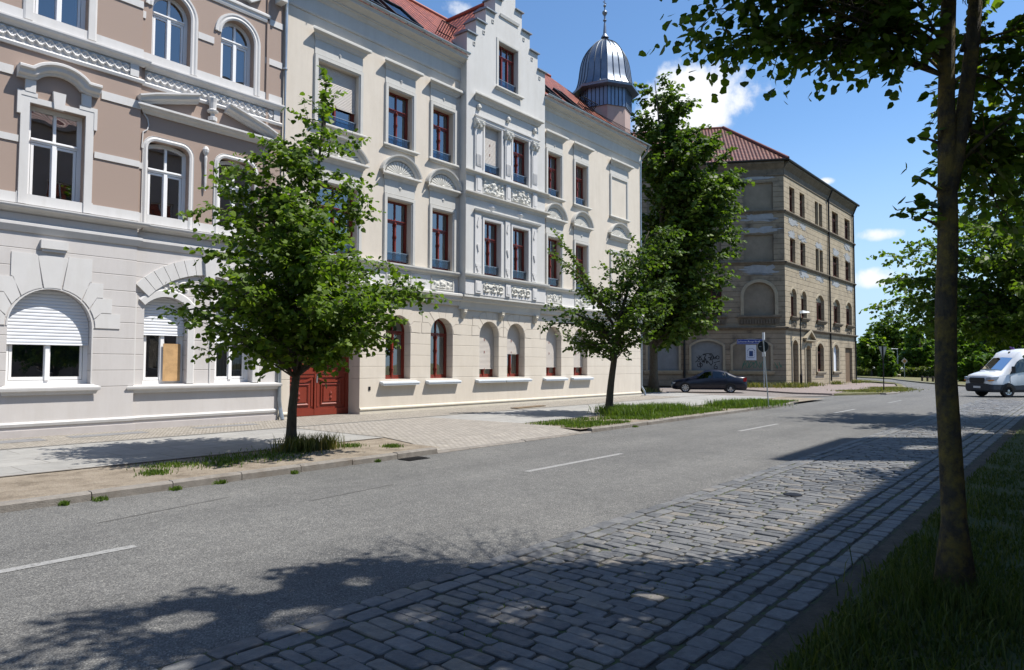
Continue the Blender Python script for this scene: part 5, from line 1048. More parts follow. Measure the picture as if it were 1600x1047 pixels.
# roof
bx,by=math.cos(R(58.5)),math.sin(R(58.5)); T=7.4; A=(C0[0]+bx*T,C0[1]+by*T); AZ_=z_at(1134,200,A[0],A[1])
e=.45/math.sin(R(59.5)); E0=(C0[0]-bx*e,C0[1]-by*e,17.22)
rd=(math.cos(R(-1)),math.sin(R(-1))); ld=(-math.cos(R(-62)),-math.sin(R(-62)))
Rt=XR(19.9,-.45,17.22); Lt=XL(-17.4,-.45,17.22); Ar=(A[0]+rd[0]*10.5,A[1]+rd[1]*10.5,AZ_); Al=(A[0]+ld[0]*13.3,A[1]+ld[1]*13.3,AZ_); Ap=(A[0],A[1],AZ_)
roofmesh('roof',[[E0,Rt,Ar,Ap],[Lt,E0,Ap,Al],[Rt,XR(19.9,13,17.22),Ar],[Ar,XR(19.9,13,17.22),XR(7,13,17.22),Ap],[XL(-17.4,13,17.22),Lt,Al],[XL(-7,13,17.22),XL(-17.4,13,17.22),Al,Ap]],M_tile2,ob)
m_=MB(); m_.tube([(E0[0],E0[1],E0[2]+.06),(Ap[0],Ap[1],Ap[2]+.05)],.13,8); m_.tube([Ap,Al],.13,8); m_.tube([Ap,Ar],.13,8); m_.build('ridge_tiles',mat('old_ridge',(.16,.05,.04),rough=.7),ob)
# spray-painted tags (strokes a few millimetres thick)
def stroke(mb,pts,w,v):
    for (a,b),(c,d) in zip(pts[:-1],pts[1:]):
        l=math.hypot(c-a,d-b)+1e-6; nx,nz_=-(d-b)/l*w/2,(c-a)/l*w/2; mb.prism([(a+nx,b+nz_),(c+nx,d+nz_),(c-nx,d-nz_),(a-nx,b-nz_)],v,v+.004)
m_=MB(XL); gx=lambda x:-6.55+(x-180)/1050*1.75; gz=lambda y:2.55-(y-180)/560*1.25
for s_ in ([(150,490),(250,430),(300,360),(200,300)],[(320,250),(330,420),(440,400),(400,330),(330,330),(430,260)],[(250,470),(380,480),(380,620),(440,640),(470,560),(400,520)],[(270,530),(240,620),(330,660),(380,600),(330,540)],[(340,520),(390,700)],[(430,440),(500,500),(480,400),(560,510),(560,300)],[(470,240),(640,230),(560,330),(640,400),(520,420)],[(500,215),(700,190),(900,200),(760,240)],[(600,360),(660,540),(720,440)],[(640,430),(680,540)],[(680,440),(780,520),(850,600),(930,510),(920,440)],[(720,330),(840,320),(800,430),(900,300),(820,260)],[(840,370),(900,430),(960,300),(880,240),(940,230)],[(960,260),(980,390),(1040,300),(1060,390)],[(1070,280),(1110,380),(1200,370),(1210,290),(1130,260),(1090,300)],[(980,510),(1100,480),(1250,450)],[(1070,540),(980,640),(1000,710),(1120,710),(1130,640),(1040,630)]): stroke(m_,[(gx(a),gz(b)) for a,b in s_],.055,.134)
m_.build('spray_tag',mat('black_spray_paint',(.012,.013,.018),rough=.5),ob)
m_=MB(XL); g=random.Random(4)
for (u0,u1,v) in ((-3.2,-1.3,.132),(-.85,-.05,-.006)):
    n=int((u1-u0)/.28)
    for i in range(n):
        c=u0+.28*i+.14; ph=g.uniform(0,6); w_=g.uniform(.12,.26); stroke(m_,[(c+w_*math.cos(ph+1.1*q)*(.6+.08*q)*g.uniform(.7,1.3),1.68+.27*math.sin(ph*1.7+1.3*q)*g.uniform(.6,1.2)) for q in range(g.randint(4,8))],.045,v+.0006*i)
m_.build('spray_tag',mat('green_spray_paint',(.04,.14,.10),rough=.6),ob)
po=thing('wall_poster','white poster with a dark blue square fixed to the walled-up window left of the corner','poster',XL(-2.5,.13,2.0))
m_=MB(XL); m_.box(-2.87,-2.11,.105,.13,2.02,3.19); m_.build('sheet',mat('poster_white',(.55,.60,.68),var=.03),po)
m_=MB(XL); m_.box(-2.63,-2.35,.10,.105,2.32,2.72)
for k in range(7):
    t=R(25+130*k/6); m_.box(-2.49-.26*math.cos(t)-.022,-2.49-.26*math.cos(t)+.022,.10,.105,2.68+.24*math.sin(t)-.03,2.68+.24*math.sin(t)+.03)
for z in (2.25,2.4,2.55,2.68): m_.box(-2.76,-2.73,.10,.105,z,z+.06); m_.box(-2.25,-2.22,.10,.105,z,z+.06)
m_.box(-2.7,-2.28,.10,.105,2.2,2.23); m_.build('print',mat('poster_navy',(.03,.06,.16)),po)
# =============== vehicles ===============
M_tyre=mat('tyre_rubber',(.02,.02,.02),rough=.85); M_rim=mat('alloy_rim',(.48,.49,.50),rough=.3,metal=.8); M_cg=glassy('car_glass',(.12,.15,.14),.2)
M_black=mat('black_plastic',(.02,.021,.024),rough=.5)
def mirror_ring(r): return [(-a,b) for a,b in r]+[(a,b) for a,b in r[::-1]]
def ringat(st,L):
    x,zb,zl,zt,wt,wb=st; return [(wb*.93,zb),(wb,zb+(zl-zb)*.35),(wb*.985,zl),(wt,zt),(wt*.55,zt+.035)]
def loft(mb,sts,sc=1.):
    n=0; b=len(mb.v); V=[];F=[]
    for st in sts:
        r=ringat(st,0); ring=[(st[0],a*sc,z) for a,z in r]+[(st[0],-a*sc,z) for a,z in r[::-1]]; n=len(ring); V+=ring
    for i in range(len(sts)-1):
        for k in range(n): F.append((i*n+k,i*n+(k+1)%n,(i+1)*n+(k+1)%n,(i+1)*n+k))
    F.append(tuple(range(n))); F.append(tuple(range((len(sts)-1)*n+n-1,(len(sts)-1)*n-1,-1))); mb.add(V,F); return mb
def interp(sts,x):
    for a,b in zip(sts[:-1],sts[1:]):
        if a[0]<=x<=b[0]:
            t=(x-a[0])/(b[0]-a[0]); return [p+(q-p)*t for p,q in zip(a,b)]
    return list(sts[-1])
def sidequad(sts,x0,x1,f0,f1,side,off=.012,x0t=None,x1t=None,n=4):
    """panel on the upper body side between height fractions f0..f1 of the glasshouse"""
    P=[]
    def pt(x,f):
        s=interp(sts,x); zl,zt,wt,wb=s[2],s[3],s[4],s[5]*.985; return (x,side*(wb+(wt-wb)*f+off),zl+(zt-zl)*f)
    x0t=x0 if x0t is None else x0t; x1t=x1 if x1t is None else x1t
    for i in range(n+1):
        q=i/n; P.append((pt(x0+(x1-x0)*q,f0),pt(x0t+(x1t-x0t)*q,f1)))
    vs=[p for pr in P for p in pr]; return vs,[(2*i,2*i+2,2*i+3,2*i+1) for i in range(n)]
def wheel(par,xf,x,y,r,w,rimr,side):
    def wl(mb,prof):
        N=24; vs=[];fs=[]
        for rr,yy in prof:
            for k in range(N): t=2*PI*k/N; vs.append((x+rr*math.cos(t),y+side*yy,r+rr*math.sin(t)))
        for i in range(len(prof)-1):
            for k in range(N): fs.append((i*N+k,i*N+(k+1)%N,(i+1)*N+(k+1)%N,(i+1)*N+k))
        fs.append(tuple(range(N))); fs.append(tuple((len(prof)-1)*N+k for k in range(N))); mb.add(vs,fs); return mb
    t=wl(MB(xf),[(rimr,-w),(r*.96,-w),(r,-w*.8),(r,-w*.1),(r*.96,0),(rimr+.02,.004),(rimr,-.02)]).build('wheel',M_tyre,par,smooth=False)
    m=MB(xf); wl(m,[(rimr,-.05),(rimr,-.012),(rimr-.03,-.02),(rimr-.03,-.05)])
    for k in range(8):
        a=2*PI*k/8; c,s=math.cos(a),math.sin(a); q=.03
        m.add([(x+c*.04-s*q,y-side*.012,r+s*.04+c*q),(x+c*.04+s*q,y-side*.012,r+s*.04-c*q),(x+c*(rimr-.01)+s*q*1.3,y-side*.015,r+s*(rimr-.01)-c*q*1.3),(x+c*(rimr-.01)-s*q*1.3,y-side*.015,r+s*(rimr-.01)+c*q*1.3)],[(0,1,2,3)])
    wl(m,[(.07,-.03),(.07,0),(.05,.004)]); m.build('rim',M_rim,t)
# parked saloon: x runs from the nose backwards
SED=[(0,.32,.50,.56,.50,.62),(.06,.24,.56,.65,.66,.76),(.25,.2,.64,.73,.74,.83),(.7,.2,.74,.82,.76,.86),(1.2,.2,.82,.92,.74,.87),(1.32,.2,.84,.97,.73,.87),(2.05,.2,.88,1.36,.58,.87),(2.5,.2,.9,1.42,.57,.87),(2.9,.2,.91,1.41,.57,.87),(3.3,.2,.92,1.31,.58,.87),(3.8,.2,.94,1.08,.66,.87),(3.95,.2,.95,1.03,.70,.86),(4.38,.2,.93,1.0,.72,.84),(4.5,.24,.8,.94,.70,.80),(4.54,.36,.6,.72,.64,.74)]
def sedan(loc,ang,label,group=None,paint=None,name='parked_car',detail=True):
    xf0=xfm((loc[0],loc[1]),ang,loc[2]); xf=lambda u,v,w:xf0(u,v,w)
    c=thing(name,label,'car',loc,group)
    b=loft(MB(xf),SED).build('body',paint,c,bevel=.012); 
    for p in b.data.polygons: p.use_smooth=True
    m=MB(xf)
    for s in (-1,1):
        for x0,x1,a,t in ((1.5,2.42,2.02,2.42),(2.50,3.28,2.50,3.2),(3.33,3.68,3.24,3.42)):
            vs,fs=sidequad(SED,x0,x1,.08,.86,s,x0t=a,x1t=t); m.add(vs,fs)
    def scr(xa,xb,fa,fb):
        s0,s1=interp(SED,xa),interp(SED,xb); m.add([(xa,-s0[4]*.92,s0[3]+.012),(xa,s0[4]*.92,s0[3]+.012),(xa,0,s0[3]+.05),(xb,-s1[4]*.9,s1[3]+.012),(xb,s1[4]*.9,s1[3]+.012),(xb,0,s1[3]+.05)],[(0,2,5,3),(2,1,4,5)])
    scr(1.36,2.02,0,0); scr(3.32,3.78,0,0); m.build('window_glass',M_cg,c,fix=False)
    if not detail: 
        pass
    for x in (.83,3.55):
        for s in (-1,1):
            a=MB(xf); N=14; a.add([(x+.36*math.cos(PI*k/N),s*(.874 if x>1 else .868),.30+.36*math.sin(PI*k/N)) for k in range(N+1)]+[(x+.36,s*.87,.19),(x-.36,s*.87,.19)][::1],[tuple(range(N+3))]); a.build('wheel_arch',M_black,c,fix=False)
            wheel(c,xf,x,s*.885,.31,.2,.215,s)
    for s in (-1,1):
        a=MB(xf); a.box(4.30,4.5,s*.60,s*.853,.72,.96); a.build('tail_light',mat('red_lamp_lens',(.35,.01,.012),rough=.2,spec=.6),c,bevel=.01)
        a=MB(xf); a.box(.05,.3,s*.45,s*.80,.56,.66); a.build('headlight',mat('lamp_lens',(.5,.52,.55),rough=.1,spec=.7),c,bevel=.01)
        a=MB(xf); a.box(1.5,1.62,s*.88,s*1.02,.93,1.05); a.build('wing_mirror',M_black,c,bevel=.01)
        a=MB(xf)
        for x in (2.3,3.15): a.box(x,x+.16,s*.868,s*.89,.80,.83)
        a.build('door_handle',M_black,c)
        a=MB(xf)
        for x in (1.42,2.46,3.34): a.box(x,x+.012,s*.8685,s*.872,.3,.9)
        a.box(.9+.3,3.2,s*.8685,s*.876,.5,.545); a.build('door_seam',M_black,c)
    a=MB(xf); a.box(4.535,4.56,-.26,.26,.5,.62); a.box(-.02,.0,-.26,.26,.36,.47); a.build('number_plate',mat('plate_white',(.7,.7,.7)),c)
    return c
fa,ra=np.array(G(1070,613.8,RZ0+.01)),np.array(G(1142.5,614.2,RZ0+.01)); mid=(fa+ra)/2
CA=R(118-180)     # body runs backwards along -62 degrees from the nose
d_=np.array([math.cos(CA),math.sin(CA)]); nrm=np.array([-d_[1],d_[0]])
o_=mid-d_*2.19+nrm*.88
sedan((o_[0],o_[1],RZ0+.01),CA,'dark blue saloon car parked side-on in the shade of the derelict corner building',paint=mat('navy_car_paint',(.005,.007,.018),rough=.3,spec=.45,coat=.15,var=.03))
# white van
VAN=[(0,.40,.70,.86,.76,.84),(.03,.34,.84,1.08,.82,.94),(.14,.30,1.0,1.22,.84,.98),(.45,.30,1.12,1.33,.82,1.0),(.80,.30,1.2,1.43,.80,1.0),(1.60,.30,1.36,2.20,.76,1.0),(1.85,.30,1.4,2.48,.80,1.0),(2.3,.30,1.42,2.64,.86,1.0),(3.0,.30,1.42,2.70,.88,1.0),(5.6,.30,1.42,2.70,.88,1.0),(5.68,.36,1.4,2.6,.84,.97)]
def hull(xf,pts,name,m,par):
    W0=WPOS[par.name]; b=bmesh.new()
    for p in pts: q=xf(*p); b.verts.new((q[0]-W0.x,q[1]-W0.y,q[2]-W0.z))
    bmesh.ops.convex_hull(b,input=b.verts); me=bpy.data.meshes.new(name); b.to_mesh(me); b.free(); me.materials.append(m); o=bpy.data.objects.new(name,me); COL.objects.link(o); o.parent=par; WPOS[o.name]=W0; return o
def van():
    w1,w2=np.array(G(1575,621.2,RZ0)),np.array(G(1539,620.6,RZ0)); a=R(-45.); d=np.array([math.cos(a),math.sin(a)]); n=np.array([-d[1],d[0]])
    o=w1-d*1.0+n*.96; loc=(o[0],o[1],RZ0); xf=xfm((loc[0],loc[1]),a,RZ0)
    c=thing('delivery_van','white high-roofed van with black lower trim crossing the junction','van',loc)
    b=loft(MB(xf),VAN).build('body',mat('white_van_paint',(.72,.74,.77),rough=.25,spec=.6,coat=.4,var=.02),c,bevel=.02)
    for p in b.data.polygons: p.use_smooth=True
    lo=[(s[0]+(-.02 if i==0 else 0),s[1]-.02,min(s[2],.72),min(s[3],.74),s[5]*.9,s[5]*1.012) for i,s in enumerate(VAN)]
    loft(MB(xf),lo).build('lower_cladding',mat('dark_cladding',(.028,.034,.045),rough=.5),c,bevel=.01)
    m=MB(xf); s0,s1=interp(VAN,.86),interp(VAN,1.58); m.add([(.86,-s0[4]*.94,s0[3]+.03),(.84,0,s0[3]+.07),(.86,s0[4]*.94,s0[3]+.03),(1.58,-s1[4]*.9,s1[3]+.015),(1.56,0,s1[3]+.055),(1.58,s1[4]*.9,s1[3]+.015)],[(0,1,4,3),(1,2,5,4)]); m.build('windscreen',M_cg,c,fix=False)
    for s in (-1,1):
        m=MB(xf); vs,fs=sidequad(VAN,1.08,2.4,.0,.66,s,x0t=1.66,x1t=2.36,off=.02); m.add(vs,fs); m.build('side_window',M_cg,c,fix=False)
        hull(xf,[(-.045,s*.66,.90),(-.03,s*.95,.90),(-.02,s*.66,1.09),(.0,s*.96,1.12),(.36,s*1.03,.99),(.46,s*1.03,1.14),(.3,s*.7,1.1),(.1,s*.99,.9)],'headlight',mat('pale_lamp_lens',(.30,.32,.36),rough=.12,spec=.8),c)
        hull(xf,[(-.05,s*.80,.90),(-.035,s*.96,.90),(-.04,s*.80,.96),(-.025,s*.96,.97),(.15,s*1.035,.93),(.15,s*1.035,.98)],'indicator',mat('amber_lens',(.6,.22,.03),rough=.2),c)
        m=MB(xf); m.box(1.2,1.32,s*1.0,s*1.2,1.36,1.72); m.box(1.24,1.3,s*.9,s*1.03,1.38,1.46); m.build('wing_mirror',M_black,c,bevel=.02)
        for x in (1.0,4.4):
            q=MB(xf); N=14; q.add([(x+.44*math.cos(PI*k/N),s*1.018,.36+.44*math.sin(PI*k/N)) for k in range(N+1)]+[(x+.44,s*1.018,.28),(x-.44,s*1.018,.28)][::1],[tuple(range(N+3))]); q.build('wheel_arch',M_black,c,fix=False)
            wheel(c,xf,x,s*1.03,.36,.24,.21,s)
        m=MB(xf); m.box(2.62,2.635,s*.998,s*1.012,.76,2.0); m.box(2.3,2.5,s*1.0,s*1.03,1.22,1.26); m.box(1.12,1.135,s*.998,s*1.01,.8,1.2); m.build('door_seam',M_black,c)
    m=MB(xf); m.add([(.03,-.5,.80),(.03,.5,.80),(.115,.56,1.0),(.12,.5,1.06),(.12,-.5,1.06),(.115,-.56,1.0)],[(0,1,2,3,4,5)]); m.v=[xf(q[0]-.03,q[1],q[2]) for q in [(-.02,-.5,.78),(-.02,.5,.78),(-.01,.58,1.0),(.0,.52,1.08),(.0,-.52,1.08),(-.01,-.58,1.0)]]; m.build('grille',M_black,c,fix=False)
    m=MB(xf); m.box(-.045,-.03,-.26,.26,.50,.61); m.build('number_plate',mat('plate_white',(.7,.7,.7)),c)
    m=MB(xf); m.box(.6,.9,-.55,-.15,1.40,1.42); m.box(.6,.9,.15,.55,1.40,1.42); m.build('bonnet_vent',M_black,c)
    m=MB(xf); m.lathe((2.4,.35,2.66),[(.19,0),(.19,.03),(.16,.14),(.08,.19)],12); m.build('roof_beacon',mat('dark_blue_beacon',(.05,.02,.10),rough=.2),c)
van()
# =============== posts, signs, lamps ===============
def font(txt,size,xf,name,m,par,th=.004):
    cu=bpy.data.curves.new('tmp','FONT'); cu.body=txt; cu.size=size; cu.align_x='CENTER'; cu.align_y='CENTER'; cu.resolution_u=2
    ob_=bpy.data.objects.new('tmp',cu); COL.objects.link(ob_); me=bpy.data.meshes.new_from_object(ob_.evaluated_get(bpy.context.evaluated_depsgraph_get()))
    mb=MB(xf); mb.add([(v.co.x,-th,v.co.y) for v in me.vertices],[tuple(p.vertices) for p in me.polygons]); bpy.data.objects.remove(ob_); bpy.data.meshes.remove(me); return mb.build(name,m,par,fix=False)
px_,py_=G(1194,606.5); zt=z_at(1194,520,px_,py_)
sp=thing('street_name_post','tall grey post with a blue street name plate, in front of the boarded building','street sign',(px_,py_,0))
m_=MB(); m_.tube([(px_,py_,0),(px_,py_,zt)],.035,8); m_.build('post',M_metal,sp)
m_=MB(); m_.tube([(px_,py_,zt-.5),(px_,py_,zt+.02)],.10,8); m_.build('cap_tube',mat('pale_cap',(.6,.62,.62)),sp)
m_=MB(); m_.tube([(px_,py_,z_at(1194,557,px_,py_)),(px_,py_,z_at(1194,550,px_,py_))],.12,8); m_.build('clamp_box',MATS['pale_cap'],sp)
ba=R(39.8-90-28); zc=z_at(1176,533.5,px_,py_); XB=lambda u,v,w:xfm((px_,py_),ba,zc)(u-.95,v,w)
m_=MB(XB); m_.box(-.9,.9,-.02,.02,-.18,.18); bl=m_.build('name_plate',mat('sign_blue',(.012,.04,.23),rough=.4),sp)
m_=MB(XB); m_.sweep([(-.87,-.155),(.87,-.155),(.87,.155),(-.87,.155)],[(0,.0205),(0,.023),(.012,.023),(.012,.0205)],0,closed=True,flip=1); m_.build('plate_border',mat('sign_white',(.7,.72,.75)),bl)
font('Johannes-Runge-Straße',.17,lambda u,v,w:XB(u,v-.021,w),'lettering',MATS['sign_white'],bl)
sx,sy=G(1201,636); dz=lambda y:z_at(1197,y,sx,sy)
s2=thing('round_sign_post','leaning grey post with a round sign seen from behind, in the grass at the kerb','traffic sign',(sx,sy,0))
lx=(-.18*.64,.18*.768)
m_=MB(); m_.tube([(sx,sy,0),(sx+lx[0],sy+lx[1],dz(533))],.024,8); m_.build('post',M_metal,s2)
cz=dz(541.5); f=R(39.8); cxp=(sx+lx[0]*.95+math.cos(f)*.04,sy+lx[1]*.95+math.sin(f)*.04)
XS=lambda u,v,w:xfm(cxp,f-PI/2,cz)(u,v,w)
m_=MB(XS); N=28; m_.prism([(.225*math.cos(2*PI*k/N),.225*math.sin(2*PI*k/N)) for k in range(N)],0,.012); m_.build('disc',mat('sign_back_dark',(.03,.036,.036),rough=.4),s2)
m_=MB(XS); m_.sweep([(.228*math.cos(2*PI*k/N),.228*math.sin(2*PI*k/N)) for k in range(N)],[(0,-.014),(0,.006),(.014,.006),(.014,-.014)],0,closed=True,flip=1); m_.box(-.16,-.07,-.003,-.001,-.015,.015); m_.build('disc_rim',M_metal,s2)
# corner lamp
lx_,ly_=G(1252,604.5); lh=z_at(1252,489,lx_,ly_)
sl_=thing('street_lamp','street lamp on a slim dark pole before the sunlit side of the derelict building','street lamp',(lx_,ly_,0))
m_=MB(); m_.lathe((lx_,ly_,0),[(.09,0),(.09,.9),(.055,1.0),(.04,lh)],10); m_.build('pole',M_iron,sl_)
XA=xfm((lx_,ly_),R(-52)); m_=MB(XA); m_.add([(-.05,-.06,lh-.05),(.15,-.14,lh-.02),(.7,-.10,lh+.02),(.75,0,lh+.03),(.7,.10,lh+.02),(.15,.14,lh-.02),(-.05,.06,lh-.05),(-.05,0,lh+.12),(.2,0,lh+.2),(.65,0,lh+.12)],[(0,1,8,7),(1,2,9,8),(2,3,9),(3,4,9),(4,5,8,9),(5,6,7,8),(6,0,7),(0,6,5,4,3,2,1)]); m_.build('lamp_head',mat('lamp_housing',(.42,.44,.45),rough=.4),sl_)
# give-way sign from behind on the corner verge
gx_,gy_=G(1381,611); gz_=z_at(1379,540,gx_,gy_)
s3=thing('give_way_sign','triangular sign on a dark pole seen from behind, standing in the corner verge','traffic sign',(gx_,gy_,0))
m_=MB(); m_.tube([(gx_,gy_,0),(gx_,gy_,gz_)],.035,8); m_.build('post',M_iron,s3)
m_=MB(); m_.lathe((gx_,gy_,.0),[(.9,0),(.9,.02),(.88,.025)],4); m_.build('footing_slab',M_slab,s3)
XG=xfm((gx_+.03,gy_+.02),R(-18),gz_-.52); m_=MB(XG); m_.prism([(-.45,.44),(0,-.36),(.45,.44)],0,.02); m_.sweep([(-.45,.44),(.45,.44),(0,-.36)],[(0,-.02),(0,.01),(.02,.01),(.02,-.02)],0,closed=True,flip=1); m_.build('sign_plate',mat('sign_back_grey',(.12,.125,.12),rough=.35,metal=.5),s3)
# far sign and lamp
fx,fy=G(1413.5,590.5); fz=z_at(1413.5,559,fx,fy); s4=thing('priority_road_sign','small yellow and white diamond sign on a pole by the far hedge','traffic sign',(fx,fy,0))
m_=MB(); m_.tube([(fx,fy,0),(fx,fy,fz)],.04,6); m_.build('post',M_metal,s4)
XP=xfm((fx-.06,fy-.05),R(-50),fz-.45); m_=MB(XP); m_.prism([(0,-.42),(.42,0),(0,.42),(-.42,0)],0,.02); m_.build('diamond_plate',mat('sign_offwhite',(.55,.48,.42)),s4)
m_=MB(XP); m_.prism([(0,-.27),(.27,0),(0,.27),(-.27,0)],-.012,-.002); m_.build('yellow_panel',mat('sign_ochre',(.40,.20,.06)),s4)
hx,hy=G(1403,586.5); hz=z_at(1403,545,hx,hy); s5=thing('twin_street_lamp','far grey lamp post with two short arms rising behind the hedge','street lamp',(hx,hy,0))
m_=MB(); m_.tube([(hx,hy,0),(hx,hy,hz)],.08,6); m_.tube([(hx-.7,hy+.8,hz),(hx+.7,hy-.8,hz)],.05,6); m_.build('pole',M_metal,s5)
for s in (-1,1): m_=MB(); m_.lathe((hx+s*.7,hy-s*.8,hz-.1),[(.1,0),(.3,.05),(.2,.2)],8); m_.build('lamp_head',MATS['lamp_housing'],s5)
# person walking with a small dog on the far path
def skin(name,nodes,edges,m,par,sub=2):
    W0=WPOS[par.name] if par else Vector((0,0,0)); me=bpy.data.meshes.new(name); me.from_pydata([(a-W0.x,b-W0.y,c-W0.z) for a,b,c,_ in nodes],edges,[]); o=bpy.data.objects.new(name,me); COL.objects.link(o)
    if par: o.parent=par
    WPOS[o.name]=W0
    md=o.modifiers.new('s','SKIN'); 
    for i,n in enumerate(nodes): me.skin_vertices[0].data[i].radius=(n[3],n[3])
    me.skin_vertices[0].data[0].use_root=True; sb=o.modifiers.new('u','SUBSURF'); sb.levels=sub; sb.render_levels=sub; me.materials.append(m)
    me2=bpy.data.meshes.new_from_object(o.evaluated_get(bpy.context.evaluated_depsgraph_get())); o.modifiers.clear(); o.data=me2; return o
qx,qy=G(1396.3,589.5); PS=xfm((qx,qy),R(130)); T_=lambda u,v,z,r:(*PS(u,v,z),r)
pe=thing('person','person in a white top and dark blue trousers walking a small dog past the hedge','person',(qx,qy,0))
nodes=[T_(0,0,.98,.15),T_(0,0,1.2,.15),T_(0,0,1.42,.14),T_(.01,0,1.54,.06),T_(.03,0,1.66,.10),T_(.03,0,1.75,.085),T_(0,.10,.9,.10),T_(.18,.1,.5,.07),T_(.08,.1,.09,.05),T_(.22,.1,.04,.04),T_(0,-.10,.9,.10),T_(-.05,-.1,.5,.07),T_(-.25,-.1,.12,.05),T_(-.12,-.1,.05,.04),T_(0,.2,1.42,.06),T_(-.05,.26,1.15,.045),T_(.12,.27,.93,.035),T_(0,-.2,1.42,.06),T_(.08,-.26,1.15,.045),T_(.28,-.25,1.02,.035)]
skin('body',nodes,[(0,1),(1,2),(2,3),(3,4),(4,5),(0,6),(6,7),(7,8),(8,9),(0,10),(10,11),(11,12),(12,13),(2,14),(14,15),(15,16),(2,17),(17,18),(18,19)],mat('skin_tone',(.42,.25,.17)),pe)
sh=[T_(0,0,.98,.175),T_(0,0,1.2,.175),T_(0,0,1.42,.16),T_(0,.2,1.42,.08),T_(-.03,.25,1.22,.07),T_(0,-.2,1.42,.08),T_(.05,-.25,1.22,.07)]
skin('shirt',sh,[(0,1),(1,2),(2,3),(3,4),(2,5),(5,6)],mat('white_cloth',(.62,.60,.55)),pe)
tr_=[T_(0,0,.98,.17),T_(0,.10,.88,.13),T_(.18,.1,.5,.10),T_(.09,.1,.14,.08),T_(0,-.10,.88,.13),T_(-.05,-.1,.5,.10),T_(-.24,-.1,.17,.08)]
skin('trousers',tr_,[(0,1),(1,2),(2,3),(0,4),(4,5),(5,6)],mat('navy_cloth',(.02,.03,.08)),pe)
m_=MB(); a=PS(.0,0,1.70); m_.lathe(a,[(.105,-.02),(.115,.03),(.09,.09),(.03,.12)],10); m_.build('hair',mat('grey_hair',(.45,.43,.40)),pe)
dx_,dy_=G(1403.5,589.3); DS=xfm((dx_,dy_),R(130)); D_=lambda u,v,z,r:(*DS(u,v,z),r)
dg_=thing('dog','small pale dog walking beside the person in the white top','dog',(dx_,dy_,0))
skin('body',[D_(0,0,.30,.10),D_(.2,0,.32,.11),D_(.32,0,.42,.06),D_(.42,0,.50,.07),D_(.54,0,.47,.035),D_(-.22,0,.31,.09),D_(-.36,0,.42,.02),D_(.2,.07,.18,.035),D_(.21,.07,.03,.025),D_(.2,-.07,.18,.035),D_(.17,-.07,.03,.025),D_(-.24,.07,.2,.045),D_(-.30,.07,.12,.025),D_(-.27,.07,.03,.025),D_(-.24,-.07,.2,.045),D_(-.27,-.07,.12,.025),D_(-.22,-.07,.03,.025),D_(.38,.05,.58,.02),D_(.38,-.05,.58,.02)],[(0,1),(1,2),(2,3),(3,4),(0,5),(5,6),(1,7),(7,8),(1,9),(9,10),(5,11),(11,12),(12,13),(5,14),(14,15),(15,16),(3,17),(3,18)],mat('pale_fur',(.5,.46,.38)),dg_,1)
# low rail by the far verge
ra_,rb_=G(1441,595.5),G(1476,597.8); lf=thing('low_rail_fence','low wooden rail fence of short posts on the far verge','fence',(ra_[0],ra_[1],0))
for k in range(5):
    q=k/4; x,y=ra_[0]+(rb_[0]-ra_[0])*q,ra_[1]+(rb_[1]-ra_[1])*q; m_=MB(); m_.box(x-.09,x+.09,y-.09,y+.09,0,.55); m_.build('post',mat('weathered_wood',(.09,.07,.055),var=.2),lf)
m_=MB(); m_.tube([(ra_[0],ra_[1],.42),(rb_[0],rb_[1],.42)],.06,6); m_.build('rail',MATS['weathered_wood'],lf)
cols={'white':mat('white_car_paint',(.65,.67,.70),rough=.3,coat=.3),'silver':mat('silver_car_paint',(.40,.42,.45),rough=.3,coat=.3)}
for i,(px,pn,lab) in enumerate(((1345,'white','white car parked beyond the hedge, nearest the derelict building'),(1356,'silver','silver car parked beyond the hedge between two pale cars'),(1371,'white','white car parked beyond the hedge by the dark young tree trunk'),(1403,'silver','silver car parked beyond the hedge behind the walking person'))):
    x,y=G(px,587.5,0); k=128/x; x*=k*1.0; y*=k
    sedan((x,y,0),R(150+14*i),lab,'cars parked beyond the hedge',paint=cols[pn])
# =============== trees ===============
RT=np.array([_r0[0],_r0[1]])              # screen-right on the ground
L_lime=leafmat('lime_leaves',(.042,.080,.010),(.118,.178,.024),.40,.5)
L_dark=leafmat('dark_leaves',(.032,.062,.010),(.085,.135,.02),.34,.52)
L_bright=leafmat('bright_leaves',(.045,.09,.014),(.11,.18,.025),.30,.45)
L_olive=leafmat('olive_hedge_leaves',(.045,.070,.014),(.11,.13,.03),.30,.5)
def bark(name,c1,c2,c3):
    def f(t,b,v):
        mp=nd(t,'ShaderNodeMapping'); mp.inputs['Scale'].default_value=(6,6,2.2); lk(t,v,mp.inputs['Vector'])
        c=ramp(t,noise(t,mp.outputs[0],2.4,8,.7),[(.32,c1),(.6,c2)]); m=nd(t,'ShaderNodeMapRange'); m.inputs['From Min'].default_value=.44; m.inputs['From Max'].default_value=.60; lk(t,noise(t,v,5.5,7,.72),m.inputs['Value']); c=mixc(t,m.outputs[0],c,c3); lk(t,c,b.inputs['Base Color']); b.inputs['Roughness'].default_value=.95
        bumpn(t,b,noise(t,mp.outputs[0],7,6,.75),.06,1.)
    return gmat(name,f)
B_lime=bark('grey_brown_bark',(.045,.036,.026),(.10,.083,.06),(.085,.08,.055))
B_moss=bark('lichened_bark',(.04,.032,.024),(.10,.085,.055),(.24,.18,.045))
LEAF=np.array([(0,0,0),(.22,.40,.03),(.62,.36,.0),(1,0,-.10),(.62,-.36,.0),(.22,-.40,.03)])
